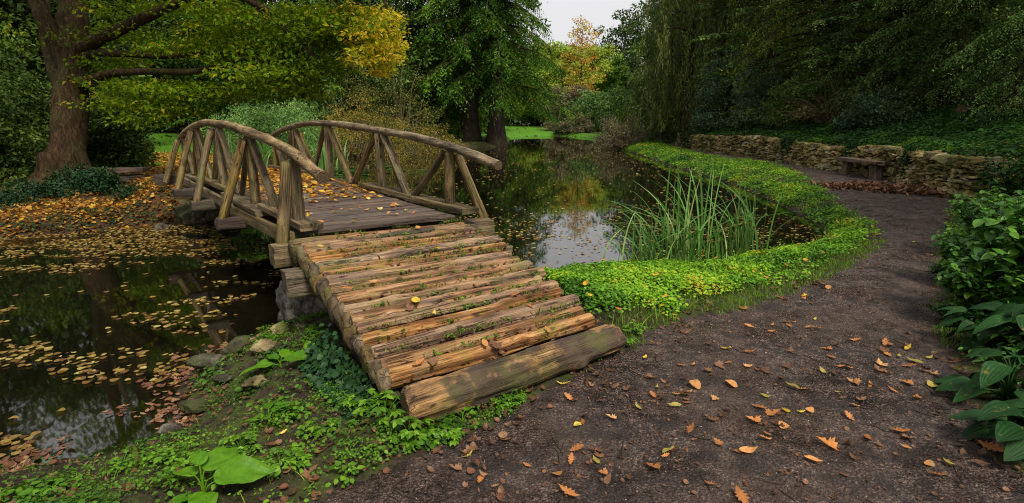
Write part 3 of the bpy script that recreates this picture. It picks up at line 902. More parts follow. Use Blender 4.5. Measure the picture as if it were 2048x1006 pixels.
# unit block, rounded
def block_template(n=4):
    g = np.linspace(-1, 1, n); V = []; F = []; off = 0
    for ax in range(3):
        for sgn in (-1, 1):
            A, B_ = np.meshgrid(g, g, indexing='ij')
            P_ = np.zeros((n, n, 3)); P_[..., ax] = sgn; P_[..., (ax + 1) % 3] = A; P_[..., (ax + 2) % 3] = B_
            V.append(P_.reshape(-1, 3)); f = grid_faces(n, n) + off
            F.append(f if sgn > 0 else f[:, ::-1]); off += n * n
    V = np.vstack(V); F = np.vstack(F)
    nrm = (np.abs(V) ** 12).sum(1, keepdims=True) ** (1 / 12)
    return V / nrm, F
BV, BF = block_template()
wallmb = MB(); rng = np.random.default_rng(5)
Lw = cumw[-1]; course = 0
z = 0.; zc = []
while z < .84:
    h = rng.uniform(.05, .13); zc.append((z, h)); z += h
for (z0, h) in zc:
    t = rng.uniform(0, .2)
    while t < Lw:
        w_ = rng.uniform(.12, .42) * (1.1 if h > .1 else .85)
        tm = t + w_ / 2
        p = wall_at(tm); q = wall_at(min(tm + .1, Lw)) - wall_at(max(tm - .1, 0)); q /= np.linalg.norm(q) + 1e-9
        nrm = np.array([-q[1], q[0]]) * -1           # towards the path
        if nrm[0] > 0: nrm = -nrm
        far = rng.uniform(-.04, .06)
        topj = .13 * vnoise(np.array([[tm * .6, 0, 0.]]), 3)[0] + .045 * vnoise(np.array([[tm * 2.2, z0 * 4, 0.]]), 4)[0]
        if z0 > .72 and rng.random() < .35: t += w_; continue
        hh_ = h * rng.uniform(.86, 1.02)
        S = np.array([w_ / 2 * .97, .15, hh_ / 2])
        v_ = BV * S
        v_ = v_ + .032 * fbm(BV * 1.2 + rng.uniform(0, 90), 3, 3)[:, None] * BV; v_[:, 2] += v_[:, 0] * rng.normal(0, .09); v_[:, 1] += .03 * rng.normal() * BV[:, 2] + .03 * rng.normal() * BV[:, 0]
        gz = TZ(*(p + nrm * .2)) * 0
        zz = z0 + h / 2 - .04 + topj * (z0 / .8)
        tilt = rng.normal(0, .07)
        X = v_[:, 0] * math.cos(tilt) - v_[:, 2] * math.sin(tilt); Z = v_[:, 0] * math.sin(tilt) + v_[:, 2] * math.cos(tilt)
        back = .10 * (z0 / .8)
        pos = p - nrm * (back - far + .02)
        Vw = np.column_stack([pos[0] + X * q[0] + v_[:, 1] * nrm[0], pos[1] + X * q[1] + v_[:, 1] * nrm[1], zz + Z])
        wallmb.add(Vw, BF, rng.uniform(0, 1))
        t += w_
# dark earth core behind the stones
n = len(wl)
core = []
for i in range(n):
    q = wl[min(i + 1, n - 1)] - wl[max(i - 1, 0)]; q /= np.linalg.norm(q); nrm = np.array([-q[1], q[0]]); nrm = nrm if nrm[0] < 0 else -nrm
    f = wl[i] - nrm * .14; b_ = wl[i] - nrm * .5
    core += [[*f, -.1], [*f, .74], [*b_, .80], [*b_, -.1]]
wallmb.add(core, grid_faces(n, 4), .0)
tag(wallmb.build('stone_wall', WALL_M, None, False), 'low curving dry-stone wall of mossy ochre stones along the far side of the path', 'wall')

# ------------------------------------------------------------ benches and log
bp = (at(1692, 349, 0) + at(1748, 358, 0)) / 2
bdir = at(1748, 358, 0) - at(1692, 349, 0); bdir[2] = 0; bl = np.linalg.norm(bdir); bdir /= bl
bench = empty('bench', bp, math.atan2(bdir[1], bdir[0]), 'rustic plank bench on two stump legs in front of the stone wall', 'bench')
OLD = BO
def bench_part(root, name, a, b, w, h, mat, seed, rough=.012, hint=(0, 0, 1), n=24):
    global BO
    s = BO; BO = np.zeros(3)
    o = beam_part(name, a, b, w, h, mat, seed, rough, hint, n, parent=root)
    BO = s
    return o
BENCHW = plain_wood("bench_wood", [(.28, (.05, .03, .022)), (.5, (.17, .11, .08)), (.75, (.32, .23, .18))], moss=.1, wamt=.4, weather=(.16, .12, .11))
bench_part(bench, 'seat', (-bl / 2 - .26, 0, .47), (bl / 2 + .30, 0, .45), .42, .09, BENCHW, 5, .02)
bench_part(bench, 'leg', (-bl / 2, .0, -.03), (-bl / 2 + .02, 0, .43), .20, .24, BENCHW, 6, .02, (1, 0, 0), 10)
bench_part(bench, 'leg', (bl / 2 + .05, .0, -.03), (bl / 2, 0, .42), .22, .28, BENCHW, 7, .02, (1, 0, 0), 10)
p = at(256, 352, .22)
b2 = empty('bench', (p[0], p[1], TZ(p[0], p[1]) - .02), .25, 'dark block bench in deep shade beside the leaf-strewn lawn path', 'bench')
bench_part(b2, 'seat', (-.42, 0, .34), (.42, 0, .34), .40, .11, BENCHW, 15, .012)
bench_part(b2, 'leg', (-.36, 0, .10), (.44, 0, .10), .30, .24, DARKW, 16, .012)
p = min((PD(1934, 222, d) for d in np.arange(12, 26, .25)), key=lambda q: abs(q[2] - TZ(q[0], q[1]) - .12))
MB_log = Mat("fallen_log"); v = MB_log.coords("Object", (1, 6, 6), True); a = MB_log.noise(v, 3, 6, .7)
FLOG = MB_log.surf(MB_log.ramp(a, [(.3, (.015, .010, .008)), (.6, (.05, .032, .026)), (.8, (.09, .06, .05))]), .9, MB_log.bump(a, 1., .04), .2)
fl = empty('fallen_log', (p[0], p[1], TZ(p[0], p[1]) + .12), .35, 'dark sawn log lying on the ivy slope above the wall', 'log')
V, F = tube([(-.28 + .12 * i, 0, 0) for i in range(12)], .19, 24, False, .12, 5, 4)
mk('bark', V, F[0], FLOG, fl)
V2, F2 = tube([(-.285, 0, 0), (1.05, 0, 0)], .185, 24, True)
mk('cut_face', V2, F2[1], CUT_M, fl, False); mk('cut_face', V2, F2[2], CUT_M, fl, False)

# ------------------------------------------------------------ foliage materials
LF = {}
LF['cover'] = foliage("ground_cover_leaves", [(0, (.035, .11, .006)), (.35, (.11, .27, .012)), (.75, (.23, .43, .016)), (.95, (.40, .50, .02)), (1, (.42, .28, .03))], .35, .5)
LF['hillcover'] = foliage("slope_cover_leaves", [(0, (.010, .035, .006)), (.5, (.024, .085, .010)), (1, (.055, .15, .014))], .3, .6)
LF['olive'] = foliage("olive_leaves", [(0, (.05, .08, .010)), (.6, (.14, .19, .022)), (.95, (.27, .30, .03)), (1, (.30, .18, .03))], .3, .6, .15)
LF['herb'] = foliage("herb_leaves", [(0, (.025, .07, .006)), (.5, (.08, .20, .010)), (1, (.20, .38, .018))], .35, .45)
LF['bigleaf'] = foliage("big_herb_leaves", [(0, (.10, .26, .01)), (1, (.22, .44, .02))], .35, .42)
LF['ivy'] = foliage("ivy_leaves", [(0, (.008, .028, .010)), (1, (.025, .07, .018))], .1, .5, .2)
LF['dark'] = foliage("dark_evergreen_leaves", [(0, (.016, .034, .008)), (.6, (.058, .105, .017)), (1, (.15, .22, .03))], .25, .65, .12)
LF['yew'] = foliage("yew_leaves", [(0, (.026, .062, .015)), (.5, (.09, .165, .036)), (.96, (.22, .34, .08)), (1, (.14, .05, .015))], .25, .65, .12)
LF['fir'] = foliage("redwood_leaves", [(0, (.018, .050, .006)), (.45, (.055, .14, .012)), (.94, (.20, .36, .03)), (.97, (.16, .08, .02)), (1, (.26, .07, .02))], .4, .65, .12)
LF['weep'] = foliage("weeping_leaves", [(0, (.05, .075, .014)), (.6, (.14, .17, .03)), (1, (.30, .31, .06))], .3, .6)
LF['maple'] = foliage("maple_leaves", [(0, (.08, .14, .004)), (.4, (.15, .26, .008)), (.85, (.25, .36, .010)), (1, (.48, .40, .015))], .5, .65, .12)
LF['gold'] = foliage("yellowing_leaves", [(0, (.20, .28, .010)), (.35, (.45, .44, .015)), (.7, (.68, .55, .02)), (1, (.82, .52, .03))], .5, .5)
LF['greygreen'] = foliage("greygreen_leaves", [(0, (.05, .12, .02)), (.6, (.13, .26, .055)), (1, (.28, .43, .12))], .3, .5)
LF['ochre'] = foliage("ochre_leaves", [(0, (.06, .06, .012)), (.5, (.16, .14, .02)), (.85, (.34, .25, .025)), (1, (.42, .24, .05))], .3, .55)
LF['brownbush'] = foliage("brown_bush_leaves", [(0, (.09, .07, .04)), (.5, (.18, .15, .075)), (.8, (.24, .25, .13)), (1, (.32, .16, .08))], .25, .6)
LF['autumn'] = foliage("autumn_leaves", [(0, (.26, .32, .03)), (.4, (.46, .36, .035)), (.7, (.58, .28, .035)), (1, (.50, .15, .03))], .4, .6)
LF['lime'] = foliage("distant_lime_leaves", [(0, (.14, .24, .03)), (.5, (.28, .38, .04)), (1, (.50, .48, .06))], .4, .6)
LF['glossy'] = foliage("glossy_leaves", [(0, (.025, .055, .02)), (.6, (.065, .12, .05)), (1, (.16, .24, .13))], .12, .32, .45)
LF['reed'] = foliage("reed_blades", [(0, (.05, .15, .02)), (.55, (.12, .27, .05)), (.9, (.27, .41, .14)), (1, (.35, .27, .10))], .3, .45, .4)
LF['shrub'] = foliage("right_shrub_leaves", [(0, (.018, .07, .008)), (.6, (.05, .15, .014)), (1, (.13, .28, .025))], .3, .42, .35)
LF['grass'] = foliage("grass_blades", [(0, (.07, .17, .008)), (.6, (.16, .33, .012)), (1, (.30, .38, .03))], .3, .6)
LF['moss'] = foliage("moss_tufts", [(0, (.05, .08, .006)), (.6, (.12, .18, .012)), (1, (.20, .27, .02))], .2, .8)
LF['straw'] = foliage("pale_twigs", [(0, (.20, .18, .08)), (1, (.32, .30, .14))], 0, .8)
DEADLEAF = {}
def dead_mat(name, stops):
    M = Mat(name)
    c = M.ramp(M.attr("tint"), stops)
    v = M.coords("Object", (1, 1, 1), True)
    b = M.noise(M.geo(), 55., 3, .6)
    c = M.mix(M.ramp(b, [(.5, 0.), (.68, .6)]), c, (.16, .07, .02))
    oi = M.n("ShaderNodeObjectInfo"); h = M.n("ShaderNodeHueSaturation"); M.l(c, h.inputs["Color"])
    mr = M.n("ShaderNodeMapRange"); M.l(oi.outputs["Random"], mr.inputs[0]); mr.inputs[3].default_value = .75; mr.inputs[4].default_value = 1.2
    M.l(mr.outputs[0], h.inputs["Value"])
    return M.surf(h.outputs[0], .5, M.bump(M.noise(M.geo(), 120., 2), .3, .004), .4, .25)
DEADLEAF['orange'] = dead_mat("orange_leaf", [(0, (.42, .15, .04)), (.5, (.60, .25, .07)), (1, (.66, .36, .14))])
DEADLEAF['yellow'] = dead_mat("yellow_leaf", [(0, (.62, .36, .02)), (.5, (.80, .56, .03)), (1, (.72, .62, .18))])
DEADLEAF['brown'] = dead_mat("brown_leaf", [(0, (.06, .026, .014)), (.5, (.14, .062, .03)), (1, (.28, .14, .07))])
DEADLEAF['olive'] = dead_mat("olive_leaf", [(0, (.30, .27, .05)), (1, (.45, .36, .07))])
DEADLEAF['litter'] = dead_mat("litter_leaves", [(0, (.10, .035, .008)), (.3, (.34, .13, .012)), (.65, (.60, .28, .02)), (1, (.82, .50, .05))])
DEADLEAF['float'] = dead_mat("floating_leaf", [(0, (.10, .045, .014)), (.35, (.22, .13, .028)), (.75, (.36, .26, .055)), (1, (.46, .39, .13))])
DEADLEAF['sunk'] = dead_mat("sodden_leaf", [(0, (.10, .04, .022)), (.6, (.25, .10, .05)), (1, (.42, .24, .13))])
BARK = bark("brown_bark", (.045, .026, .013), (.105, .066, .034), moss=.5, sc=2.)
BARKD = bark("dark_bark", (.035, .024, .018), (.08, .055, .04), moss=.2)
TWIG = bark("twig_bark", (.13, .10, .05), (.26, .21, .11), moss=0.)

D1, D2, D3 = T_diamond(.62, .10), T_quad(.42), T_quad(.30)
LEAF3 = T_leaf(.62, .07, .2, 4)

def leafmesh(name, parts, mat, parent=None, matrix=None):
    mb = MB()
    for a in parts: mb.add(a[0], [a[1]], a[2])
    return mb.build(name, mat, parent, False, matrix)

def limb_curves(rng, n, H, zb, r, droop, up, prof):
    """limbs of a crown: list of (n_pts,3) arrays"""
    out = []
    for i in range(n):
        f = (i + rng.uniform(0, 1)) / n
        z0 = zb + (H - zb) * f * .96
        az = i * 2.399 + rng.uniform(-.3, .3)
        L = r * prof(f) * rng.uniform(.75, 1.15)
        t = np.linspace(0, 1, 7)
        bendv = rng.uniform(-.25, .25)
        x = np.cos(az + bendv * t) * L * t; y = np.sin(az + bendv * t) * L * t
        z = z0 + up * L * t - droop * L * t ** 2
        z = np.maximum(z, .15)
        out.append(np.column_stack([x, y, z]))
    return out
def trunk_mesh(H, r0, rng, limbs=(), limb_r=.07, lean=(0, 0), sides=14, flare=1.5):
    n = 16
    t = np.linspace(0, 1, n)
    P = np.column_stack([lean[0] * t * H + .08 * r0 * np.sin(t * 9), lean[1] * t * H + .08 * r0 * np.cos(t * 7), t * H - .3])
    rad = r0 * (1 - .88 * t) * (1 + (flare - 1) * np.exp(-t * H / (r0 * 2.2)))
    mb = MB(); V, F = tube(P, rad, sides, False, .16, 1.2 / max(r0, .15) * .5, int(rng.integers(99)))
    mb.add(V, F)
    for L in limbs:
        lr = limb_r * np.linalg.norm(L[-1] - L[0]) ** .6
        V, F = tube(L, lr * (1 - .85 * np.linspace(0, 1, len(L))), 5, False); mb.add(V, F)
    return mb

PROF = {'cone': lambda f: (1 - f) ** .75 + .06, 'dome': lambda f: math.sqrt(max(0, 1 - (f * 1.02 - .25) ** 2 / .66)), 'col': lambda f: .55 + .6 * math.sin(math.pi * min(1, f + .15)) * (1 - f * .5)}

def clouds(rng, C, n_each, rad, flat, size, tmpl, tnoise=.25, up=.6, outward=None, elong=1.):
    """leaf clumps at centres C: flattened tufts of leaves"""
    m = len(C); k = n_each
    off = rng.normal(size=(m, k, 3)); off *= (rng.uniform(.25, 1., (m, k, 1)) ** .5) / (np.linalg.norm(off, axis=2, keepdims=True) + 1e-6)
    rr = (np.asarray(rad) * np.ones(m))[:, None, None] * rng.uniform(.7, 1.3, (m, 1, 1))
    P = C[:, None] + off * rr * np.array([1, 1, flat])
    N = rng.normal(size=(m, k, 3)) * (1 - up) + np.array([0, 0, up]) + off * .35
    X = off * np.array([1, 1, .5]) + rng.normal(size=(m, k, 3)) * .5 + np.array([0, 0, -.18])
    ct = rng.uniform(0, 1, (m, 1))
    t = np.clip(ct * .75 + .12 + rng.normal(0, tnoise, (m, k)) * .5, 0, 1)
    S = size * rng.uniform(.6, 1.25, m * k)
    return inst(tmpl, P.reshape(-1, 3), X.reshape(-1, 3), N.reshape(-1, 3), S, t.ravel())

def sprays(rng, L, per, twl, k, size, tmpl, hang=.6, rise=.0, t0=.12):
    """flat feathery twigs along the limbs L, leaves on both sides of each twig"""
    Ps = []; Ds = []; Ts = []
    for l in L:
        n = max(3, int(per * np.linalg.norm(l[-1] - l[0])))
        t = np.sort(rng.uniform(t0, 1, n)) * (len(l) - 1)
        i = np.clip(t.astype(int), 0, len(l) - 2); f = (t - i)[:, None]
        P = l[i] * (1 - f) + l[i + 1] * f
        T = l[i + 1] - l[i]; T = T / (np.linalg.norm(T, axis=1, keepdims=True) + 1e-9)
        side = np.cross(T, [0, 0, 1.]); side /= np.linalg.norm(side, axis=1, keepdims=True) + 1e-9
        sgn = rng.choice([-1, 1], n)[:, None]
        D = T * rng.uniform(.2, 1., (n, 1)) + side * sgn * rng.uniform(.4, 1., (n, 1)) + np.array([0, 0, 1.]) * (rise - hang * rng.uniform(.2, 1.1, (n, 1)))
        D /= np.linalg.norm(D, axis=1, keepdims=True)
        Ps.append(P); Ds.append(D); Ts.append(np.full(n, rng.uniform(0, 1)))
    P = np.vstack(Ps); D = np.vstack(Ds); ct = np.concatenate(Ts) * .45 + rng.uniform(0, .5, len(P))
    n = len(P)
    tl = twl * rng.uniform(.5, 1.3, n)
    u = (np.arange(k) + .5) / k
    Q = P[:, None] + D[:, None] * (tl[:, None] * u)[..., None] + np.array([0, 0, -1.]) * (.35 * hang * tl[:, None] * u ** 2)[..., None]
    side = np.cross(D, [0, 0, 1.]); side /= np.linalg.norm(side, axis=1, keepdims=True) + 1e-9
    s = np.where(np.arange(k) % 2 == 0, 1, -1)[None, :, None]
    X = D[:, None] * .8 + side[:, None] * s * .8 + rng.normal(0, .25, (n, k, 3)) + np.array([0, 0, -.35 * hang])
    N = np.array([0, 0, 1.]) + rng.normal(0, .35, (n, k, 3)) + D[:, None] * .3
    S = size * rng.uniform(.6, 1.2, (n, k)) * (1.1 - .5 * u)
    tt = np.clip(ct[:, None] + rng.normal(0, .12, (n, k)), 0, 1)
    return inst(tmpl, Q.reshape(-1, 3), X.reshape(-1, 3), N.reshape(-1, 3), S.ravel(), tt.ravel())

def tree(name, xy, H, r, zb, kind, mat, label, cat='tree', group=None, seed=1, n=60, size=.2, trunk_r=.3, prof='dome', dens=1., barkm=None, z=None, lean=(0, 0), show_limbs=True, twl=1.1):
    rng = np.random.default_rng(seed)
    x, y = xy
    z = TZ(x, y) if z is None else z
    root = empty(name, (x, y, z), 0, label, cat, group)
    P_ = PROF[prof]
    if kind == 'spray':
        L = limb_curves(rng, n, H, zb, r, .55, .22, P_)
        parts = [sprays(rng, L, 9 * dens, twl, 11, size, T_quad(.34), .75)]
        tips = np.vstack([l[-1:] for l in L]); parts.append(clouds(rng, tips, 30, .5, .6, size, T_quad(.4)))
    elif kind == 'flat':       # level layers of small leaves
        L = limb_curves(rng, n, H, zb, r, .25, .22, P_)
        parts = [sprays(rng, L, 9 * dens, twl, 10, size, T_quad(.55), .25)]
    elif kind == 'weep':
        L = limb_curves(rng, n, H, zb, r, .35, .3, P_)
        C = np.vstack([l[2:] + rng.normal(0, .35, l[2:].shape) for l in L for _ in range(2)])
        m = len(C); ln = np.minimum(rng.uniform(1.5, 4.5, m), np.maximum(C[:, 2] - .3, .3)); k = int(34 * dens)
        u = (np.arange(k) + .5) / k
        sway = rng.normal(0, .16, (m, 1, 2))
        Q = np.repeat(C[:, None], k, 1).copy(); Q[..., 2] -= ln[:, None] * u; Q[..., :2] += sway * (ln[:, None] * u)[..., None] + rng.normal(0, .07, (m, k, 2))
        X = rng.normal(0, .35, (m, k, 3)) + np.array([0, 0, -1.]); N = rng.normal(size=(m, k, 3))
        tt = np.clip(rng.uniform(0, 1, (m, 1)) * .8 + rng.normal(0, .12, (m, k)), 0, 1)
        parts = [inst(T_quad(.16), Q.reshape(-1, 3), X.reshape(-1, 3), N.reshape(-1, 3), size * rng.uniform(.7, 1.4, m * k), tt.ravel())]
    else:
        L = limb_curves(rng, n, H, zb, r, .18, .38, P_)
        C = []
        for l in L:
            for q in l[2:]:
                for _ in range(2): C.append(q + rng.normal(0, .11 * r, 3) * [1, 1, .8])
        C = np.array(C); C[:, 2] = np.maximum(C[:, 2], .1)
        parts = [clouds(rng, C, int(46 * dens), .115 * r + .28, .55, size, T_quad(.6))]
    if lean != (0, 0):
        for q in parts: q[0][:, 0] += lean[0] * q[0][:, 2]; q[0][:, 1] += lean[1] * q[0][:, 2]
    if trunk_r:
        trunk_mesh(H * .93, trunk_r, rng, L if show_limbs else (), .035, lean).build('trunk', barkm or BARKD, root)
    leafmesh('crown', parts, mat, root)
    return root

def shrub(name, xy, w, h, mat, label, cat='shrub', group=None, seed=1, n=70, k=90, size=.08, flat=.5, tm=None, z=None, clump=.3, stems=10, stemm=None, loose=.0, dz=0., d=None):
    rng = np.random.default_rng(seed)
    x, y = xy; z = (TZ(x, y) if z is None else z) + dz
    root = empty(name, (x, y, z), 0, label, cat, group)
    D = rdir(rng, n); D[:, 2] = np.abs(D[:, 2]) * .95 + .02
    rr = rng.uniform(.35, 1., n) ** .5 * (1 + .22 * vnoise(D * 2.5, seed))
    C = D * rr[:, None] * np.array([w, d or w, h])
    stemmb = MB()
    for i in range(stems):
        tgt = C[int(rng.integers(n))] * rng.uniform(.8, 1.0 + loose)
        p0 = np.array([rng.normal(0, .1 * w), rng.normal(0, .1 * w), -.1])
        mid = p0 * .5 + tgt * .5 + np.array([0, 0, .15 * h]) + rng.normal(0, .05 * w, 3)
        V, F = tube(smooth_line([p0, mid, tgt], 4), np.linspace(.02, .006, 9) * (1 + h * .3), 5, False); stemmb.add(V, F)
    if stems: stemmb.build('stem', stemm or BARKD, root)
    leafmesh('foliage', [clouds(rng, C, k, clump, flat, size, tm or T_quad(.55), .3, .55)], mat, root)
    return root

# ------------------------------------------------------------ the big tree on the left
rng = np.random.default_rng(42)
tb = np.array([-11.3, 14.0]); tzb = TZ(*tb)
big = empty('maple_tree', (tb[0], tb[1], tzb), 0, 'big old tree with thick forking brown trunk and low spreading boughs on the left', 'tree')
O_ = np.array([tb[0], tb[1], tzb])
D0 = 14.0
def TP(pts, shift=0):  # (px, py, depth) points of the tree, relative to its base
    return np.array([PD(*p) - O_ for p in pts])
mb = MB()
def addt(pts, r, sides=18, rough=.10, n=6):
    P = smooth_line(TP(pts), n); V, F = tube(P, np.interp(np.linspace(0, 1, len(P)), np.linspace(0, 1, len(r)), r), sides, False, rough, 2.2, len(mb.V)); mb.add(V, F)
addt([(128, 372, D0), (133, 340, D0), (138, 280, D0), (142, 220, D0), (148, 150, D0), (150, 90, D0), (146, 30, D0), (142, -60, D0), (150, -180, D0), (140, -330, D0), (130, -480, D0)], [.64, .47, .39, .375, .37, .36, .31, .28, .24, .17, .08], 26, .16)
addt([(140, 130, D0), (112, 80, D0 - .1), (84, 30, D0 - .2), (70, -20, D0 - .3), (60, -140, D0 - .6), (20, -300, D0 - 1)], [.27, .22, .19, .17, .13, .05])
addt([(135, 190, D0 + .1), (108, 130, D0 + .3), (92, 60, D0 + .5), (86, -40, D0 + .8), (90, -200, D0 + 1)], [.24, .18, .15, .12, .05])
for k in range(6):   # root flare
    a = k * 1.05 + .3
    pts = np.array([[math.cos(a) * .25, math.sin(a) * .25, .75], [math.cos(a) * .52, math.sin(a) * .52, .22], [math.cos(a) * 1.15, math.sin(a) * 1.15, -.12]])
    V, F = tube(smooth_line(pts, 5), np.linspace(.26, .08, 11), 10, False, .1, 3, k); mb.add(V, F)
mb.build('trunk', BARK, big)
BR_ = [
 ([(160, 165, 13.9), (185, 162, 13.7), (215, 148, 13.4), (290, 143, 13), (380, 144, 12.6), (440, 132, 12.2), (488, 118, 11.8), (560, 112, 11.4)], [.17, .13, .10, .085, .07, .055, .035, .015]),
 ([(160, 120, 13.9), (190, 106, 13.7), (260, 108, 13.2), (340, 112, 12.8), (400, 105, 12.4), (455, 104, 12), (520, 90, 11.7)], [.14, .10, .085, .07, .05, .035, .012]),
 ([(160, 100, 13.9), (200, 78, 13.5), (270, 45, 13), (340, 12, 12.5), (430, -30, 12), (560, -70, 11.3)], [.18, .15, .13, .11, .08, .03]),
 ([(150, -60, 14), (280, -90, 13), (420, -60, 12), (480, -10, 11.6), (560, 32, 11.2), (640, 62, 10.9), (712, 88, 10.6), (752, 96, 10.5)], [.18, .15, .11, .07, .055, .045, .03, .012]),
 ([(500, 4, 11.5), (560, 50, 11.2), (600, 88, 11), (628, 112, 10.9), (650, 122, 10.8)], [.045, .04, .03, .02, .008]),
 ([(400, 120, 12.6), (395, 132, 12.7), (388, 143, 12.7)], [.012, .02, .03]),
 ([(150, -100, 14), (330, -170, 12.5), (520, -150, 11.2), (680, -80, 10.4), (760, -10, 10.1), (790, 60, 10)], [.18, .14, .10, .06, .03, .012]),
 ([(140, -120, 14), (60, -200, 12.5), (-60, -230, 11), (-180, -210, 9.8)], [.18, .12, .08, .03]),
 ([(146, -200, 14), (200, -330, 12), (330, -420, 10), (480, -470, 8.6)], [.14, .11, .08, .03])]
for pts, r in BR_:
    P = smooth_line(TP(pts), 5)
    V, F = tube(P, np.interp(np.linspace(0, 1, len(P)), np.linspace(0, 1, len(r)), r), 10, False, .12, 3, int(pts[0][1]) % 50)
    mk('branch', V, F[0], BARK if r[0] > .1 else BARKD, big)
# leafy sprays: centre px, centre py, depth, half width px, half height px, number of tufts, palette
def px_clumps(spec, rng):
    C = []
    for cx, cy, dep, rx, ry, n in spec:
        a = rng.uniform(0, 2 * math.pi, n); q = rng.uniform(0, 1, n) ** .5
        X = cx + rx * q * np.cos(a); Y = cy + ry * q * np.sin(a); Dp = dep + rng.normal(0, .55, n)
        for i in range(n): C.append(PD(X[i], Y[i], Dp[i]) - O_)
    return np.array(C)
spec = [(560, 165, 12.2, 60, 18, 34), (450, 185, 13.0, 70, 14, 30), (330, 178, 13.2, 110, 13, 44), (350, 218, 13.4, 70, 10, 22), (250, 205, 13.8, 55, 14, 20), (285, 240, 13.6, 30, 9, 9),
        (400, 96, 13.2, 120, 14, 46), (520, 112, 12.6, 90, 16, 44), (620, 128, 11.8, 40, 14, 18), (480, 62, 12.6, 90, 12, 30), (600, 84, 11.6, 60, 14, 26), (560, 38, 11.6, 90, 14, 26), (230, 128, 13.9, 40, 12, 14),
        (650, 30, 11.2, 80, 18, 30), (700, 62, 10.9, 50, 22, 24), (655, 70, 11.2, 40, 20, 16), (300, 20, 13.6, 90, 14, 18), (250, 66, 13.9, 50, 14, 14), (420, 30, 12.6, 80, 9, 12), (590, 186, 12, 30, 7, 6), (560, 140, 11.6, 90, 14, 20),
        (440, 8, 12, 40, 10, 6), (120, 78, 12.8, 14, 16, 2), (215, 160, 14.2, 30, 16, 8),
        (400, -70, 11.8, 260, 50, 30), (300, -180, 12, 300, 80, 40), (600, -170, 10.6, 200, 80, 30), (150, -200, 12, 200, 110, 70), (-80, -120, 11, 90, 90, 6), (350, -380, 11, 420, 140, 70), (-20, 60, 17, 50, 50, 12), (700, -60, 10.4, 80, 40, 40)]
C = px_clumps(spec, rng)
leafmesh('foliage', [clouds(rng, C, 50, .68, .19, .108, D1, .35, .66)], LF['maple'], big)
spec = [(768, 92, 10.4, 34, 42, 40), (750, 42, 10.4, 46, 26, 30), (728, 118, 10.5, 40, 14, 18), (765, 142, 10.4, 16, 12, 9), (690, 30, 10.6, 60, 22, 16), (785, 60, 10.3, 20, 20, 9), (720, 75, 10.5, 40, 30, 12)]
C = px_clumps(spec, rng)
g = leafmesh('foliage', [clouds(rng, C, 22, .22, .3, .095, D1, .3, .7)], LF['gold'], big)
g['label'] = 'yellow leaves at the tip of the long bough'

# ------------------------------------------------------------ background and bankside trees
def far(px, dep): return ((px - 1024) / FPX * dep, dep / cp)      # ground position seen at column px
tree('redwood_tree', far(938, 43), 27, 5.6, 4.2, 'spray', LF['fir'], 'tall feathery green conifer with the thicker of the two bare lower trunks by the pond', group='conifers on the far bank', seed=3, n=95, size=.34, trunk_r=.72, prof='cone', dens=1.1, twl=1.5)
tree('redwood_tree', far(992, 42), 25, 5.0, 4.0, 'spray', LF['fir'], 'feathery conifer on the pond point nearest the gap of sky', group='conifers on the far bank', seed=4, n=95, size=.32, trunk_r=.55, prof='cone', dens=1.1, twl=1.5)
tree('redwood_tree', far(998, 51), 23, 5.4, 3.4, 'spray', LF['fir'], 'slender conifer behind the pond point with boughs drooping over the lawn edge', group='conifers on the far bank', seed=5, n=80, size=.34, trunk_r=.3, prof='cone', dens=1., twl=1.6)
tree('redwood_tree', far(850, 46), 24, 6, 1.2, 'spray', LF['fir'], 'broad dark-green conifer left of the two bare trunks', group='conifers on the far bank', seed=6, n=90, size=.36, trunk_r=.5, prof='cone', dens=.9, twl=1.6)
tree('evergreen_tree', far(760, 44), 22, 6, 1.0, 'cloud', LF['dark'], 'dark evergreen between the broad conifer and the ochre bushes', group='trees behind the left bank', seed=7, n=60, size=.30, trunk_r=.5, dens=1.3)
tree('evergreen_tree', far(640, 38), 20, 5.5, .8, 'spray', LF['yew'], 'dark feathery evergreen rising behind the ochre bushes', group='trees behind the left bank', seed=8, n=90, size=.30, trunk_r=.5, prof='col', dens=.9, twl=1.5)
tree('evergreen_tree', far(520, 36), 19, 5.5, .6, 'flat', LF['fir'], 'mid-green layered tree above the blue-green bush', group='trees behind the left bank', seed=9, n=80, size=.26, trunk_r=.45, prof='dome', dens=.9)
tree('evergreen_tree', far(400, 44), 22, 7, .6, 'cloud', LF['dark'], 'dark rounded evergreen beyond the bright lawn strip', group='trees behind the left bank', seed=10, n=60, size=.30, trunk_r=.5, dens=1.2)
tree('evergreen_tree', far(270, 43), 21, 6.5, .5, 'cloud', LF['yew'], 'shadowy evergreen behind the big forked trunk and lawn', group='trees behind the left bank', seed=12, n=60, size=.30, trunk_r=.5, dens=1.2)
tree('evergreen_tree', far(60, 26), 12, 5.0, .3, 'cloud', LF['dark'], 'black-green evergreen filling the corner left of the forked trunk', group='trees behind the left bank', seed=13, n=60, size=.24, trunk_r=.4, dens=1.4)
tree('evergreen_tree', far(-330, 19), 13, 5, .3, 'cloud', LF['dark'], 'dark evergreen at the left margin of the pond', group='trees behind the left bank', seed=14, n=50, size=.24, trunk_r=.4, dens=1.2)
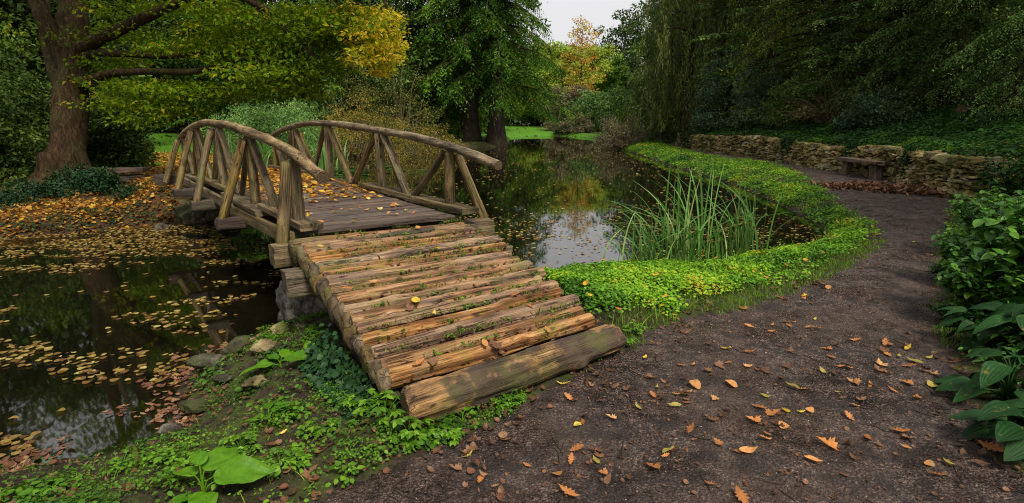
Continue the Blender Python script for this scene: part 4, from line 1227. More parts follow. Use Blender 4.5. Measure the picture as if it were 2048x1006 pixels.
# the far end
tree('autumn_tree', far(1160, 86), 16.0, 3.2, 5, 'cloud', LF['autumn'], 'thin-topped orange autumn tree standing against the pale sky', seed=20, n=26, size=.36, trunk_r=.16, prof='dome', dens=.2, barkm=BARK)
tree('lime_tree', far(1120, 98), 13.2, 6, 1, 'cloud', LF['lime'], 'yellow-green tree left of the orange autumn tree at the far end', group='trees at the far end of the pond', seed=21, n=50, size=.42, trunk_r=.3, dens=1.2)
tree('lime_tree', far(1185, 100), 13.0, 5.5, 1, 'cloud', LF['lime'], 'pale lime tree directly below the orange autumn top', group='trees at the far end of the pond', seed=22, n=50, size=.42, trunk_r=.3, dens=1.2)
tree('lime_tree', far(1232, 96), 10.5, 4.5, 1, 'spray', LF['fir'], 'fresh green conical tree at the foot of the dark right conifers', group='trees at the far end of the pond', seed=23, n=60, size=.5, trunk_r=.3, prof='cone')
tree('lime_tree', far(1075, 104), 13.6, 7, 1, 'cloud', LF['lime'], 'yellowish tree behind the drooping conifer boughs', group='trees at the far end of the pond', seed=24, n=50, size=.45, trunk_r=.3, dens=1.1)
shrub('shrub', far(1135, 80), 3.6, 6.6, LF['brownbush'], 'tall grey-brown shrub above the far lawn', group='shrubs at the far end of the pond', seed=25, n=110, k=110, size=.30, clump=.9)
shrub('shrub', far(1185, 76), 4.0, 5.6, LF['greygreen'], 'wide silvery green shrub at the head of the pond', group='shrubs at the far end of the pond', seed=26, n=120, k=110, size=.28, clump=.8)
shrub('shrub', far(1150, 71), 2.3, 2.6, LF['brownbush'], 'low brownish shrub touching the water between the two far lawns', group='shrubs at the far end of the pond', seed=27, n=70, k=100, size=.24, clump=.6)
shrub('shrub', far(1258, 66), 3.6, 5.0, LF['yew'], 'dark shrub under the first right-hand conifer', group='shrubs at the far end of the pond', seed=28, n=80, k=100, size=.26, clump=.8)
shrub('twiggy_bush', far(1240, 38), 1.75, 2.3, LF['brownbush'], 'brown twiggy bush hanging over the water at the end of the grass bank', 'bush', seed=29, n=150, k=110, size=.085, clump=.34, stems=70, stemm=TWIG, loose=.25, flat=.8)
# right side
G2 = 'trees on the right-hand slope'
tree('conifer_tree', far(1356, 49), 26, 5.6, .3, 'spray', LF['yew'], 'dark green conifer closing the right edge of the sky gap', group=G2, seed=40, n=110, size=.34, trunk_r=.45, prof='cone', dens=1.0, twl=1.5)
tree('conifer_tree', far(1380, 58), 27, 6.5, .3, 'spray', LF['fir'], 'taller green conifer just behind the edge of the sky gap', group=G2, seed=41, n=90, size=.38, trunk_r=.45, prof='cone', dens=.9, twl=1.6)
tree('weeping_tree', far(1372, 36), 17, 3.4, 1.8, 'weep', LF['weep'], 'olive tree with long hanging curtains of thin foliage', group=G2, seed=42, n=70, size=.24, trunk_r=.28, prof='col', dens=1.4)
tree('weeping_tree', far(1430, 38), 18, 3.2, 2.0, 'weep', LF['weep'], 'second weeping tree closer to the silvery glossy shrub', group=G2, seed=43, n=50, size=.24, trunk_r=.35, prof='col', dens=1.1)
tree('yew_tree', far(1335, 41), 14, 2.5, .2, 'spray', LF['yew'], 'dark yew beside the far end of the path', group=G2, seed=49, n=70, size=.3, trunk_r=.3, prof='col', dens=1.1)
tree('yew_tree', far(1520, 33), 17, 4.5, .4, 'flat', LF['yew'], 'deep green yew behind the glossy shrub', group=G2, seed=44, n=100, size=.22, trunk_r=.4, prof='dome', dens=1.1)
tree('yew_tree', far(1640, 27), 15, 4.4, .6, 'spray', LF['olive'], 'olive-tinged tree above the middle of the stone wall', group=G2, seed=45, n=120, size=.16, trunk_r=.4, prof='dome', dens=1.5)
tree('yew_tree', far(1760, 23), 14, 4.0, .8, 'flat', LF['yew'], 'spreading yew directly above the bench', group=G2, seed=46, n=120, size=.14, trunk_r=.4, prof='dome', dens=1.5)
tree('yew_tree', far(1890, 20.5), 13, 3.9, .8, 'spray', LF['yew'], 'near-black yew behind the sawn log', group=G2, seed=47, n=120, size=.14, trunk_r=.4, prof='dome', dens=1.8, twl=.9, show_limbs=False)
tree('yew_tree', far(2030, 17), 13, 3.8, .9, 'spray', LF['dark'], 'dark yew at the right margin above the wall end', group=G2, seed=48, n=130, size=.11, trunk_r=.35, prof='dome', dens=2.2, twl=.8, show_limbs=False)
tree('yew_tree', far(2230, 13), 12, 3.4, .5, 'spray', LF['yew'], 'yew overhanging the right-hand plants', group=G2, seed=50, n=130, size=.09, trunk_r=.35, prof='dome', dens=2.2, twl=.7, show_limbs=False)
shrub('glossy_shrub', far(1450, 31.5), 1.75, 4.6, LF['glossy'], 'silvery glossy shrub above the ivy-hung part of the wall', group='shrubs above the stone wall', seed=51, n=150, k=120, size=.12, clump=.45)
shrub('glossy_shrub', far(1535, 28), 1.8, 3.1, LF['glossy'], 'dark glossy shrub to the left of the bare bramble', group='shrubs above the stone wall', seed=52, n=120, k=110, size=.11, clump=.42)
shrub('bramble', far(1660, 23.2), 1.9, 2.1, LF['weep'], 'tangle of bare arching brown stems above the wall', 'bramble', group='shrubs above the stone wall', seed=53, n=60, k=30, size=.10, clump=.4, stems=110, stemm=TWIG, loose=.3)
shrub('glossy_shrub', far(1755, 19.5), 1.15, 1.35, LF['glossy'], 'small glossy dark shrub on the slope above the bench', group='shrubs above the stone wall', seed=54, n=90, k=90, size=.09, clump=.32)
shrub('glossy_shrub', far(1600, 25.5), 1.5, 2.6, LF['yew'], 'dark leafy shrub right behind the highest part of the wall', group='shrubs above the stone wall', seed=55, n=100, k=100, size=.12, clump=.4)
# left side shrubs
G3 = 'bushes on the left bank of the pond'
shrub('bush', far(520, 24.5), 2.5, 3.0, LF['greygreen'], 'soft blue-green feathery bush behind the bridge', 'bush', group=G3, seed=60, n=150, k=100, size=.13, clump=.42, tm=T_quad(.3), flat=.4)
shrub('bush', far(600, 28), 1.7, 2.9, LF['greygreen'], 'smaller blue-green bush beside the feathery one', 'bush', group=G3, seed=61, n=90, k=90, size=.12, clump=.36, tm=T_quad(.3), flat=.4)
shrub('bush', far(720, 31), 2.6, 3.7, LF['ochre'], 'ochre-leaved bush with fine pale twigs', 'bush', group=G3, seed=62, n=170, k=80, size=.085, clump=.55, stems=50, stemm=TWIG)
shrub('bush', far(850, 33.5), 2.5, 2.4, LF['ochre'], 'low yellow-brown bush over the water beside the dark trunks', 'bush', group=G3, seed=63, n=170, k=70, size=.085, clump=.5, stems=50, stemm=TWIG)
shrub('bush', far(660, 37), 3.4, 6.4, LF['weep'], 'tall sparse olive bush rising behind the ochre one', 'bush', group=G3, seed=64, n=150, k=80, size=.13, clump=.7, stems=40, stemm=TWIG)
shrub('bush', far(800, 38), 3.0, 4.6, LF['weep'], 'olive bush with straggling stems left of the conifer trunks', 'bush', group=G3, seed=65, n=120, k=70, size=.13, clump=.7, stems=70, stemm=TWIG, loose=.3)
G4 = 'dark shrubs round the big forked tree'
shrub('dark_shrub', far(215, 17), .95, 2.0, LF['dark'], 'dark shrub filling the space right of the forked trunk', group=G4, seed=66, n=110, k=100, size=.12, clump=.4)
shrub('dark_shrub', far(190, 20), 1.35, 2.7, LF['dark'], 'larger dark shrub further back behind the block bench', group=G4, seed=67, n=120, k=100, size=.13, clump=.5)
shrub('dark_shrub', far(30, 16), 1.5, 3.6, LF['dark'], 'tall dark shrub to the left of the forked trunk', group=G4, seed=68, n=130, k=100, size=.12, clump=.45)
shrub('dark_shrub', far(-60, 14), 1.7, 2.6, LF['dark'], 'dark shrub at the left end of the leaf-strewn bank', group=G4, seed=69, n=110, k=100, size=.12, clump=.45)
shrub('dark_shrub', far(178, 12.6), .50, .55, LF['ivy'], 'low ivy-like shrub on the leaf-strewn bank nearest the water', group=G4, seed=70, n=60, k=60, size=.075, clump=.22)
shrub('dark_shrub', far(130, 13.2), .6, .5, LF['ivy'], 'small dark shrub in front of the forked trunk', group=G4, seed=71, n=60, k=60, size=.075, clump=.22)
shrub('dark_shrub', far(30, 11.4), .75, .4, LF['ivy'], 'trailing dark plant at the left edge of the leafy bank', group=G4, seed=72, n=60, k=60, size=.07, clump=.2)
shrub('dark_shrub', far(235, 11.6), .30, .22, LF['ivy'], 'little dark sprig among the fallen leaves', group=G4, seed=73, n=24, k=40, size=.06, clump=.14)

G5 = 'unseen shade trees added beside and behind the viewpoint'  # out-of-view trees, added only to darken the left and right edges
tree('added_shade_tree', (-8.2, -3.0), 15, 5.2, 4.5, 'cloud', LF['dark'], 'unseen tree added for shade on the shore left of and behind the viewpoint', group=G5, seed=150, n=46, size=.22, trunk_r=.35, dens=.9)
tree('added_shade_tree', (-15.5, .5), 15, 5.5, 3.5, 'cloud', LF['dark'], 'unseen tree added for shade at the far left corner of the dark water', group=G5, seed=151, n=46, size=.22, trunk_r=.35, dens=.9)
tree('added_shade_tree', (14.0, 2.6), 14, 5.4, 4.0, 'cloud', LF['dark'], 'unseen tree added for shade on the slope beyond the hosta bed', group=G5, seed=152, n=50, size=.22, trunk_r=.35, dens=1.0)
tree('added_shade_tree', (14.5, -5.5), 15, 4.8, 4.5, 'cloud', LF['dark'], 'unseen tree added for shade on the slope right of and behind the viewpoint', group=G5, seed=153, n=44, size=.22, trunk_r=.35, dens=.9)
tree('added_shade_tree', (-2.5, -12.0), 16, 5.5, 5, 'cloud', LF['dark'], 'unseen tree added for shade beside the path well behind the viewpoint', group=G5, seed=154, n=44, size=.24, trunk_r=.35, dens=.9)
# far woods, read as one mass on each side
def woods(name, line, h, seed, mat, label):
    rng = np.random.default_rng(seed)
    L = smooth_line([(a, b, 0) for a, b in line], 8); s = np.concatenate([[0], np.cumsum(np.linalg.norm(np.diff(L, axis=0), axis=1))])
    n = int(s[-1] * h * 1.7)
    t = rng.uniform(0, s[-1], n)
    X = np.interp(t, s, L[:, 0]) + rng.normal(0, 2.2, n); Y = np.interp(t, s, L[:, 1]) + rng.normal(0, 2.2, n)
    top = h * (.8 + .3 * vnoise(np.column_stack([t * .16, t * 0, t * 0]), seed))
    Z = terrain(X, Y) + rng.uniform(0, 1, n) * top
    o = leafmesh(name, [clouds(rng, np.column_stack([X, Y, Z]), 60, 1.5, .6, .55, T_quad(.6))], mat)
    tag(o, label, 'woodland', kind='stuff')
woods('woodland', [(-34, -6), (-36, 10), (-32, 26), (-32, 44), (-22, 58), (-10, 64), (-6, 84), (-10, 112), (10, 116)], 15, 1, LF['dark'], 'dark dense woodland behind the left bank')
woods('woodland', [(26, -6), (27, 10), (27, 26), (27, 44), (26, 58), (26, 78), (30, 108), (16, 118)], 19, 2, LF['dark'], 'dark dense woodland up the right slope')

# ------------------------------------------------------------ ground cover
def scatter(n, box, cond, seed):
    rng = np.random.default_rng(seed)
    x = rng.uniform(box[0], box[2], n); y = rng.uniform(box[1], box[3], n)
    k = cond(x, y)
    k = rng.uniform(0, 1, n) < k
    return x[k], y[k]
def cover(name, x, y, mat, size, leaves, spread, height, tmpl, seed, label=None, cat='ground cover', lump=1.2, tb=0.):
    rng = np.random.default_rng(seed)
    n = len(x); z = terrain(x, y); gx_ = -(terrain(x + .05, y) - z) / .05; gy_ = -(terrain(x, y + .05) - z) / .05
    sz = size(x, y) if callable(size) else np.full(n, size)
    ht = height(x, y) if callable(height) else np.full(n, height)
    a = rng.uniform(0, 2 * math.pi, (n, 1)) + np.arange(leaves)[None] * (2 * math.pi / leaves) + rng.normal(0, .3, (n, leaves))
    hh = ht * rng.uniform(.25, 1.0, n) * (1 + .5 * n2(x, y, lump, 2, seed))
    r = spread * sz[:, None] * rng.uniform(.3, 1., (n, leaves))
    P = np.stack([x[:, None] + np.cos(a) * r, y[:, None] + np.sin(a) * r, (z + hh)[:, None] + rng.normal(0, .2, (n, leaves)) * sz[:, None]], -1)
    X = np.stack([np.cos(a), np.sin(a), rng.normal(-.1, .25, a.shape)], -1)
    N = np.stack([gx_, gy_, np.ones(n)], -1)[:, None] + rng.normal(0, .33, P.shape)
    t = np.clip(.45 + tb + .55 * n2(x, y, 1.7, 3, seed + 1)[:, None] + rng.normal(0, .16, a.shape), 0, 1)
    S = (sz[:, None] * rng.uniform(.65, 1.25, a.shape)).ravel()
    o = leafmesh(name, [inst(tmpl, P.reshape(-1, 3), X.reshape(-1, 3), N.reshape(-1, 3), S, t.ravel())], mat)
    tag(o, label, cat, kind='stuff')
    return o
def bank_mask(x, y):
    dp = sd(x, y, POND); pp = sd(x, y, PATH)
    edge = .14 + .10 * n2(x, y, 2.5, 2, 7)
    return ((dp > .02) & (pp > -.03 + .10 * n2(x, y, 3, 2, 6)) & ~inside(x, y, LAWNS[1])).astype(float)
# along the far side of the inlet
x, y = scatter(110000, (4.6, 7.6, 12, 45), lambda x, y: bank_mask(x, y) * np.where(sd(x, y, POND) < .6, 1., .55) * np.clip(1.5 * 9 / y, .12, 1) * np.where(n2(x, y, 2.3, 3, 121) > -.5, 1, .08), 21)
cover('bank_plants', x, y, LF['cover'], lambda x, y: (.030 + .0016 * y) * (1 + .7 * n2(x, y, 2.7, 2, 122)), 4, 1.2, lambda x, y: .10 + .08 * n2(x, y, 1.6, 2, 123), LEAF3, 22, 'bright lime-green leafy ground cover on the long curving bank between pond and path')
def near_m(x, y):
    pp = sd(x, y, PATH); dp = sd(x, y, POND)
    u = (x - .4) / 4.5
    o_ = np.where(x > 2, .10, .28); w = np.clip((pp - o_ + .30 * n2(x, y, 2.2, 2, 61)) / .45, 0, 1) ** 1.4
    return bank_mask(x, y) * w * (x > .75 - .25 * (y - 4)) 
x, y = scatter(85000, (-.3, 3.9, 6.3, 9.5), near_m, 23)
cover('bank_plants', x, y, LF['cover'], lambda x, y: .030 + .012 * np.abs(n2(x, y, 3, 2, 77)), 4, 1.3, lambda x, y: .10 + .07 * n2(x, y, 2.2, 2, 124), T_leaf(.8, .05, .15, 4, .7), 24, 'bright clover-like ground cover beside the ramp at the near end of the pond', tb=-.05)
# grass fringe
def grass(name, x, y, h, w, seed, mat, label, cat='grass', segs=3, lean=.5):
    rng = np.random.default_rng(seed); n = len(x); z = terrain(x, y)
    a = rng.uniform(0, 2 * math.pi, n); H = h * rng.uniform(.5, 1.2, n); Lh = H * lean * rng.uniform(.1, 1.2, n)
    t = np.linspace(0, 1, segs + 1)
    cx = x[:, None] + np.cos(a)[:, None] * Lh[:, None] * t ** 2; cy = y[:, None] + np.sin(a)[:, None] * Lh[:, None] * t ** 2; cz = z[:, None] + H[:, None] * (t - .25 * t ** 2 * (Lh / H)[:, None]) - .01
    ww = w * (1 - t ** 2) * .5 + .0004
    b = a + math.pi / 2 + rng.normal(0, .5, n)
    L = np.stack([cx - np.cos(b)[:, None] * ww, cy - np.sin(b)[:, None] * ww, cz], -1); Rr = np.stack([cx + np.cos(b)[:, None] * ww, cy + np.sin(b)[:, None] * ww, cz], -1)
    V = np.stack([L, Rr], 2).reshape(-1, 3); k = (segs + 1) * 2
    f = np.array([[2 * i, 2 * i + 1, 2 * i + 3, 2 * i + 2] for i in range(segs)])
    F = (np.arange(n)[:, None, None] * k + f).reshape(-1, 4)
    tt = np.repeat(np.clip(rng.normal(.5, .25, n), 0, 1), segs)
    o = mk(name, V, F, mat, None, False, tt)
    return tag(o, label, cat, kind='stuff')
def fringe(x, y):
    pp = sd(x, y, PATH)
    return ((pp > -.06 + .08 * n2(x, y, 4, 2, 62)) & (pp < .75) & (x > .8 - .2 * (y - 4)) & (n2(x, y, 2.6, 2, 63) > -.42)).astype(float) * (sd(x, y, POND) > .05)
x, y = scatter(46000, (.4, 3.7, 6, 7.4), fringe, 25)
grass('grass_fringe', x, y, .06, .0045, 26, LF['grass'], 'short grass growing between the clover bank and the muddy path')
x, y = scatter(26000, (4.4, 3.9, 12, 40), lambda x, y: (np.abs(sd(x, y, PATH) - .10) < .16) * (sd(x, y, POND) > .05) * (x > 4) * (-sd(x, y, HILL) < 0) * (sd(x, y, bed_right) > .3) * np.clip(8 / y, .15, 1), 125)
grass('grass_fringe', x, y, .05, .006, 126, LF['grass'], 'ragged grass edging the long bank along the path')
x, y = scatter(9000, (.6, 3.9, 7, 26), lambda x, y: bank_mask(x, y) * .35 * np.clip(9 / y, .2, 1), 127)
grass('grass', x, y, .24, .008, 128, LF['grass'], 'loose grass blades rising through the bank plants', segs=4, lean=1.0)
x, y = scatter(9000, (.4, 3.9, 12, 30), lambda x, y: bank_mask(x, y) * (n2(x, y, 1.9, 3, 141) > .12) * np.clip(9 / y, .25, 1), 142)
cover('bank_weeds', x, y, LF['herb'], lambda x, y: .045 + .0015 * y, 5, 1.3, .20, T_leaf(.5, .06, .35, 5, .8), 143, 'darker coarse weeds in patches among the bright bank plants', 'weeds')
x, y = scatter(900, (.6, 3.9, 11, 28), lambda x, y: bank_mask(x, y) * np.clip(8 / y, .3, 1), 144)
flat_later = (x, y)
# slope above the wall
def slope(x, y):
    hd = -sd(x, y, HILL)
    return ((hd > .08) & (hd < 6.5 + 1.5 * n2(x, y, .4, 2, 64)) & (y < 46)).astype(float) * np.clip(14 / y, .25, 1) * np.where(hd < 4.5, 1, .4)
x, y = scatter(62000, (8.5, 7.5, 21, 46), slope, 27)
cover('slope_plants', x, y, LF['hillcover'], lambda x, y: .075 + .0022 * y, 4, 1.1, .16, LEAF3, 28, 'green ivy-like ground cover on the slope above the stone wall', lump=.8)
# ivy hanging down the wall face
rng = np.random.default_rng(71)
Ps = []
for i in range(13000):
    t = rng.uniform(0, Lw); dens = (vnoise(np.array([[t * .55, 3., 0]]), 4)[0] > -.45) if t < Lw * .45 else (vnoise(np.array([[t * .9, 8., 0]]), 4)[0] > .38)
    if not dens: continue
    p = wall_at(t); q = wall_at(min(t + .1, Lw)) - wall_at(max(t - .1, 0)); q /= np.linalg.norm(q); nr = np.array([-q[1], q[0]]); nr = nr if nr[0] < 0 else -nr
    zz = .95 - abs(rng.normal(0, .6 if t < Lw * .45 else .28))
    if zz < .02: continue
    pp = p + nr * (.06 + .08 * rng.uniform() - .1 * zz)
    for k in range(3):
        Ps.append([pp[0] + rng.normal(0, .05), pp[1] + rng.normal(0, .05), zz + rng.normal(0, .05), nr[0], nr[1]])
Ps = np.array(Ps); n = len(Ps)
X = np.column_stack([Ps[:, 3] * .3, Ps[:, 4] * .3, np.full(n, -1.)]) + rng.normal(0, .4, (n, 3)); N = np.column_stack([Ps[:, 3], Ps[:, 4], np.full(n, .4)]) + rng.normal(0, .3, (n, 3))
o = leafmesh('ivy', [inst(LEAF3, Ps[:, :3], X, N, rng.uniform(.07, .13, n), np.clip(rng.normal(.35, .25, n), 0, 1))], LF['hillcover'])
tag(o, 'ivy trailing down the face of the dry-stone wall', 'ivy', kind='stuff')

# left bank of the ramp: herbs, moss, ivy under the ramp edge
RAMPPOLY = np.array([TL[:2], TR[:2], BRt[:2], [.775, 3.66], [-.545, 2.62], BL[:2]])
def leftbank(x, y):
    dp = sd(x, y, POND); pp = sd(x, y, PATH)
    return ((dp > .12) & (pp > .02 + .12 * n2(x, y, 3, 2, 65)) & ~inside(x, y, RAMPPOLY) & (x < .1)) * (.15 + .85 * (n2(x, y, 2.0, 3, 66) > -.22)) * (.45 + .55 * sstep(dp, .15, .7))
x, y = scatter(17000, (-3.4, 1.2, .1, 5.6), leftbank, 30)
cover('small_herbs', x, y, LF['herb'], lambda x, y: .012 + .030 * np.abs(n2(x, y, 5, 2, 67)) , 5, 1.2, .05, T_leaf(.7, .05, .2, 4, .8), 31, 'small green herbs and creeping weeds on the bank left of the ramp', 'herbs')
x, y = scatter(110000, (-3.4, 1.2, .1, 5.6), lambda x, y: leftbank(x, y) * (n2(x, y, 3.3, 2, 68) > -.3), 32)
grass('moss', x, y, .022, .006, 33, LF['moss'], 'olive moss and fine grass over the bank soil', 'moss', 2, .9)
x, y = scatter(4000, (-3.4, 1.2, .2, 5.6), lambda x, y: leftbank(x, y) * (n2(x, y, 1.7, 2, 69) > .0), 34)
grass('grass', x, y, .075, .004, 35, LF['grass'], 'thin tufts of longer grass on the left bank', 'grass', 4, 1.0)
# ivy down the left flank of the ramp
rng = np.random.default_rng(72)
n = 1200; t = rng.uniform(.50, .98, n) ; u = rng.uniform(0, 1, n)
base = TL[None] + (BL - TL)[None] * t[:, None]
zg = terrain(base[:, 0] - .15, base[:, 1] - .1)
P = base - np.column_stack([PV[0] * (.05 + .22 * u), PV[1] * (.05 + .22 * u), 0 * u]); top = base[:, 2] - .10
P[:, 2] = zg + (top - zg) * (1 - u) * rng.uniform(0, 1, n) + .02
X = np.column_stack([np.full(n, -.5), np.full(n, -.4), np.full(n, -.6)]) + rng.normal(0, .5, (n, 3)); N = np.column_stack([np.full(n, -.6), np.full(n, -.6), np.full(n, .6)]) + rng.normal(0, .3, (n, 3))
o = leafmesh('ivy', [inst(T_leaf(.95, .04, .1, 4, .6), P, X, N, rng.uniform(.03, .055, n), rng.uniform(0, 1, n))], LF['ivy'])
tag(o, 'dark ivy climbing the left flank of the log ramp', 'ivy', kind='stuff')

# big soft-leaved plants on the left bank
def leafy_plant(name, p, specs, mat, label, cat='plant', stem=.006, seed=1, width=.62, ribs=0, group=None, nseg=10):
    """specs: (azimuth deg, reach, rise, leaf length, tilt) ; each leaf is a part with its own arching stalk"""
    rng = np.random.default_rng(seed)
    root = empty(name, p, 0, label, cat, group)
    for az, reach, rise, ll, tilt in specs:
        if 'dock' in name: rise *= .7; ll *= 1.2
        a = R(az); d = np.array([math.cos(a), math.sin(a), 0])
        tip = d * reach + np.array([0, 0, rise])
        mid = d * reach * .35 + np.array([0, 0, rise * .75])
        st = smooth_line([np.zeros(3), mid, tip], 4)
        mb = MB(); V, F = tube(st, np.linspace(stem, stem * .6, len(st)), 6, False); mb.add(V, F, .8)
        lat = 'dock' in name
        nx, ny = (30 if lat else nseg), (29 if ribs else 13 if lat else 9)
        u = np.linspace(0, 1, nx); v = np.linspace(-1, 1, ny)
        U, Vv = np.meshgrid(u, v, indexing='ij')
        hw = width / 2 * np.sin(math.pi * U ** .72) ** .75
        wav = .018 * np.sin(U * 13 + rng.uniform(0, 6)) * np.abs(Vv) ** 2
        rib = ribs * .010 * np.cos(Vv * 20) * np.sin(math.pi * U)
        if lat: rib = .007 * np.cos((U - np.abs(Vv) * .22) * 48) * np.abs(np.sin(math.pi * U)) * np.minimum(1, np.abs(Vv) * 4) + .02 * np.sin(U * 9 + Vv * 5 + ll * 70)
        Z = -tilt * U ** 2 + .16 * np.abs(Vv) ** 1.3 * hw * 1.5 + wav + rib
        lp = np.stack([U, Vv * hw, Z], -1).reshape(-1, 3) * ll
        X = d * math.cos(.2) + np.array([0, 0, rng.uniform(-.15, .25)]); m = np.array(frame_matrix(tip, X, (rng.normal(0, .2), rng.normal(0, .2), 1)))
        lp = lp @ m[:3, :3].T + m[:3, 3]
        mb.add(lp, grid_faces(nx, ny), rng.uniform(0, 1))
        mb.build('leaf', mat, root)
    return root
def veined(name, c1, c2, rough=.4, n=14, transl=.2):
    M = Mat(name); c = M.ramp(M.attr("tint"), [(0, c1), (1, c2)])
    c = M.mix(M.ramp(M.noise(M.geo(), 21, 4, .7), [(.60, 0.), (.68, .7)]), c, (.22, .17, .03))
    a = M.noise(M.geo(), 30, 3, .6)
    c = M.mix(M.ramp(a, [(.4, .35), (.6, 0.)]), c, tuple(np.array(c1) * .6))
    return M.surf(c, rough, M.bump(M.noise(M.geo(), 45, 3), .5, .006), .2, transl)
BURD = veined("dock_leaf", (.06, .18, .008), (.14, .32, .014), .45, transl=.3)
HOST = veined("hosta_leaf", (.008, .042, .008), (.022, .085, .014), .6, transl=.15)
def gp(px, py, z0=0.):
    p = W(px, py, z0)
    for _ in range(4): p = W(px, py, TZ(p[0], p[1]))
    return p
p = gp(408, 992)
leafy_plant('dock_plant', p, [(75, .02, .16, .17, .2), (10, .05, .13, .20, .3), (150, .05, .12, .13, .3), (-60, .03, .05, .15, .3), (120, .02, .20, .10, .2), (-130, .04, .04, .14, .35), (35, .06, .08, .12, .5)], BURD, 'largest light-green broad-leaved plant at the bottom of the left bank', seed=4, group='broad-leaved plants on the left bank', stem=.004)
p = gp(540, 850)
leafy_plant('dock_plant', p, [(60, .02, .10, .13, .25), (170, .03, .05, .11, .3), (-20, .04, .04, .08, .4), (110, .02, .13, .09, .2)], BURD, 'mid-sized pale green broad-leaved plant halfway up the left bank', seed=5, group='broad-leaved plants on the left bank', stem=.004)
p = gp(562, 735)
leafy_plant('dock_plant', p, [(190, .05, .04, .20, .3), (80, .02, .10, .12, .2), (150, .03, .08, .10, .2)], BURD, 'broad-leaved plant arching over the pale yellowish stone', seed=6, group='broad-leaved plants on the left bank', stem=.004)
p = gp(640, 728)
leafy_plant('dock_plant', p, [(185, .06, .07, .17, .35), (10, .03, .08, .15, .3), (90, .02, .14, .10, .2), (140, .05, .13, .12, .2), (60, .04, .12, .09, .3)], BURD, 'broad-leaved plant below the stone footing beside the ivy', seed=7, group='broad-leaved plants on the left bank', stem=.004)
p = gp(925, 845)
leafy_plant('seedling', p, [(160, .05, .03, .07, .3), (60, .02, .06, .06, .2), (100, .01, .05, .04, .2), (20, .04, .05, .05, .3)], BURD, 'small two-leaved seedling at the foot of the thick bottom log', seed=8, stem=.003)
# leafy herbs
def herb(p, w, h, seed, label, mat=None, size=.05, n=26, group='leafy herbs round the ramp foot'):
    rng = np.random.default_rng(seed)
    root = empty('herb', p, 0, label, 'herb', group)
    mb = MB(); P = []; X = []
    for i in range(n):
        a = rng.uniform(0, 2 * math.pi); r = w * rng.uniform(.1, 1) ** .6; hh = h * rng.uniform(.35, 1) * (1 - .4 * (r / w) ** 2)
        tip = np.array([math.cos(a) * r, math.sin(a) * r, hh])
        V, F = tube(smooth_line([np.array([0, 0, -.01]), tip * [.4, .4, .7], tip], 3), .0018, 4, False); mb.add(V, F, .4)
        for k in range(5):
            b = a + (k - 2) * .85
            P.append(tip); X.append([math.cos(b), math.sin(b), rng.uniform(-.25, .15)])
    mb.build('stem', LF['herb'], root)
    P = np.array(P); X = np.array(X); N = np.array([0, 0, 1.]) + rng.normal(0, .25, P.shape)
    leafmesh('foliage', [inst(T_leaf(.55, .05, .25, 5, .7), P, X, N, size * rng.uniform(.7, 1.2, len(P)), rng.uniform(.2, 1, len(P)))], mat or LF['herb'], root)
    return root
for i, (px, py, w, h, s, lb) in enumerate([
    (770, 850, .16, .17, .048, 'leafy herb clump standing against the left end of the bottom log'),
    (820, 885, .12, .13, .045, 'herb clump in front of the mossy end of the bottom log'),
    (730, 820, .10, .12, .042, 'herb clump below the ivy on the ramp flank'),
    (895, 880, .08, .07, .034, 'low herb between the bottom log and the wet path'),
    (1020, 805, .08, .07, .030, 'small herb tuft under the middle of the bottom log'),
    (1245, 690, .10, .08, .032, 'herb tuft at the right end of the bottom log'),
    (1180, 715, .09, .06, .030, 'creeping herb along the right part of the bottom log'),
    (640, 860, .10, .06, .032, 'low herb patch on the dark soil left of the ramp'),
    (560, 930, .12, .07, .035, 'herb patch at the bottom edge beside the pale broad leaves'),
    (480, 900, .10, .07, .034, 'herb patch behind the largest broad-leaved plant'),
    (690, 760, .09, .09, .034, 'herb sprig in the shade of the ramp flank'),
    (1270, 665, .08, .08, .03, 'bright herb tuft where the clover bank meets the ramp end')]):
    herb(gp(px, py), w, h, 80 + i, lb, size=s, n=16 + i % 5 * 3)

# ------------------------------------------------------------ reeds in the water
def reeds(name, p, n, w, d, h, seed, label, bw=.023, lean=.85):
    rng = np.random.default_rng(seed)
    segs = 12; V = []; F = []; T = []; off = 0
    t = np.linspace(0, 1, segs + 1)
    for i in range(n):
        x0, y0 = rng.normal(0, w / 2), rng.normal(0, d / 2)
        H = h * rng.uniform(.45, 1.1); a = rng.uniform(0, 2 * math.pi) if rng.random() < .7 else rng.normal(math.pi, .5)
        bend = H * lean * rng.uniform(.05, 1.3) ** 1.5
        pw = rng.uniform(1.8, 3.2); fall = bend * rng.uniform(.1, .6)
        cx = x0 + math.cos(a) * bend * t ** pw; cy = y0 + math.sin(a) * bend * t ** pw; cz = H * t - fall * t ** 3.5
        ww = bw * rng.uniform(.6, 1.3) * np.clip(1.15 - t ** 3, .05, 1) * .5
        b = rng.uniform(0, math.pi)
        fold = .3 * ww
        L = np.stack([cx - math.cos(b) * ww, cy - math.sin(b) * ww, cz + fold], -1); Cc = np.stack([cx, cy, cz], -1); Rr = np.stack([cx + math.cos(b) * ww, cy + math.sin(b) * ww, cz + fold], -1)
        v = np.stack([L, Cc, Rr], 1).reshape(-1, 3); v[-3:] = v[-2]
        V.append(v); F.append(grid_faces(segs + 1, 3) + off); off += len(v); T.append(np.full(segs * 2, rng.uniform(0, 1) ** 1.2))
    o = mk(name, np.vstack(V), np.vstack(F), LF['reed'], None, True, np.concatenate(T))
    o.location = p
    return tag(o, label, 'reeds', 'reeds in the inlet')
def wp(px, py): return W(px, py, WZ)
reeds('reed_clump', wp(1300, 545), 60, .46, .2, 1.05, 1, 'left clump of arching reeds in the water')
reeds('reed_clump', wp(1390, 543), 60, .46, .22, 1.5, 2, 'tallest middle clump of reeds in the inlet')
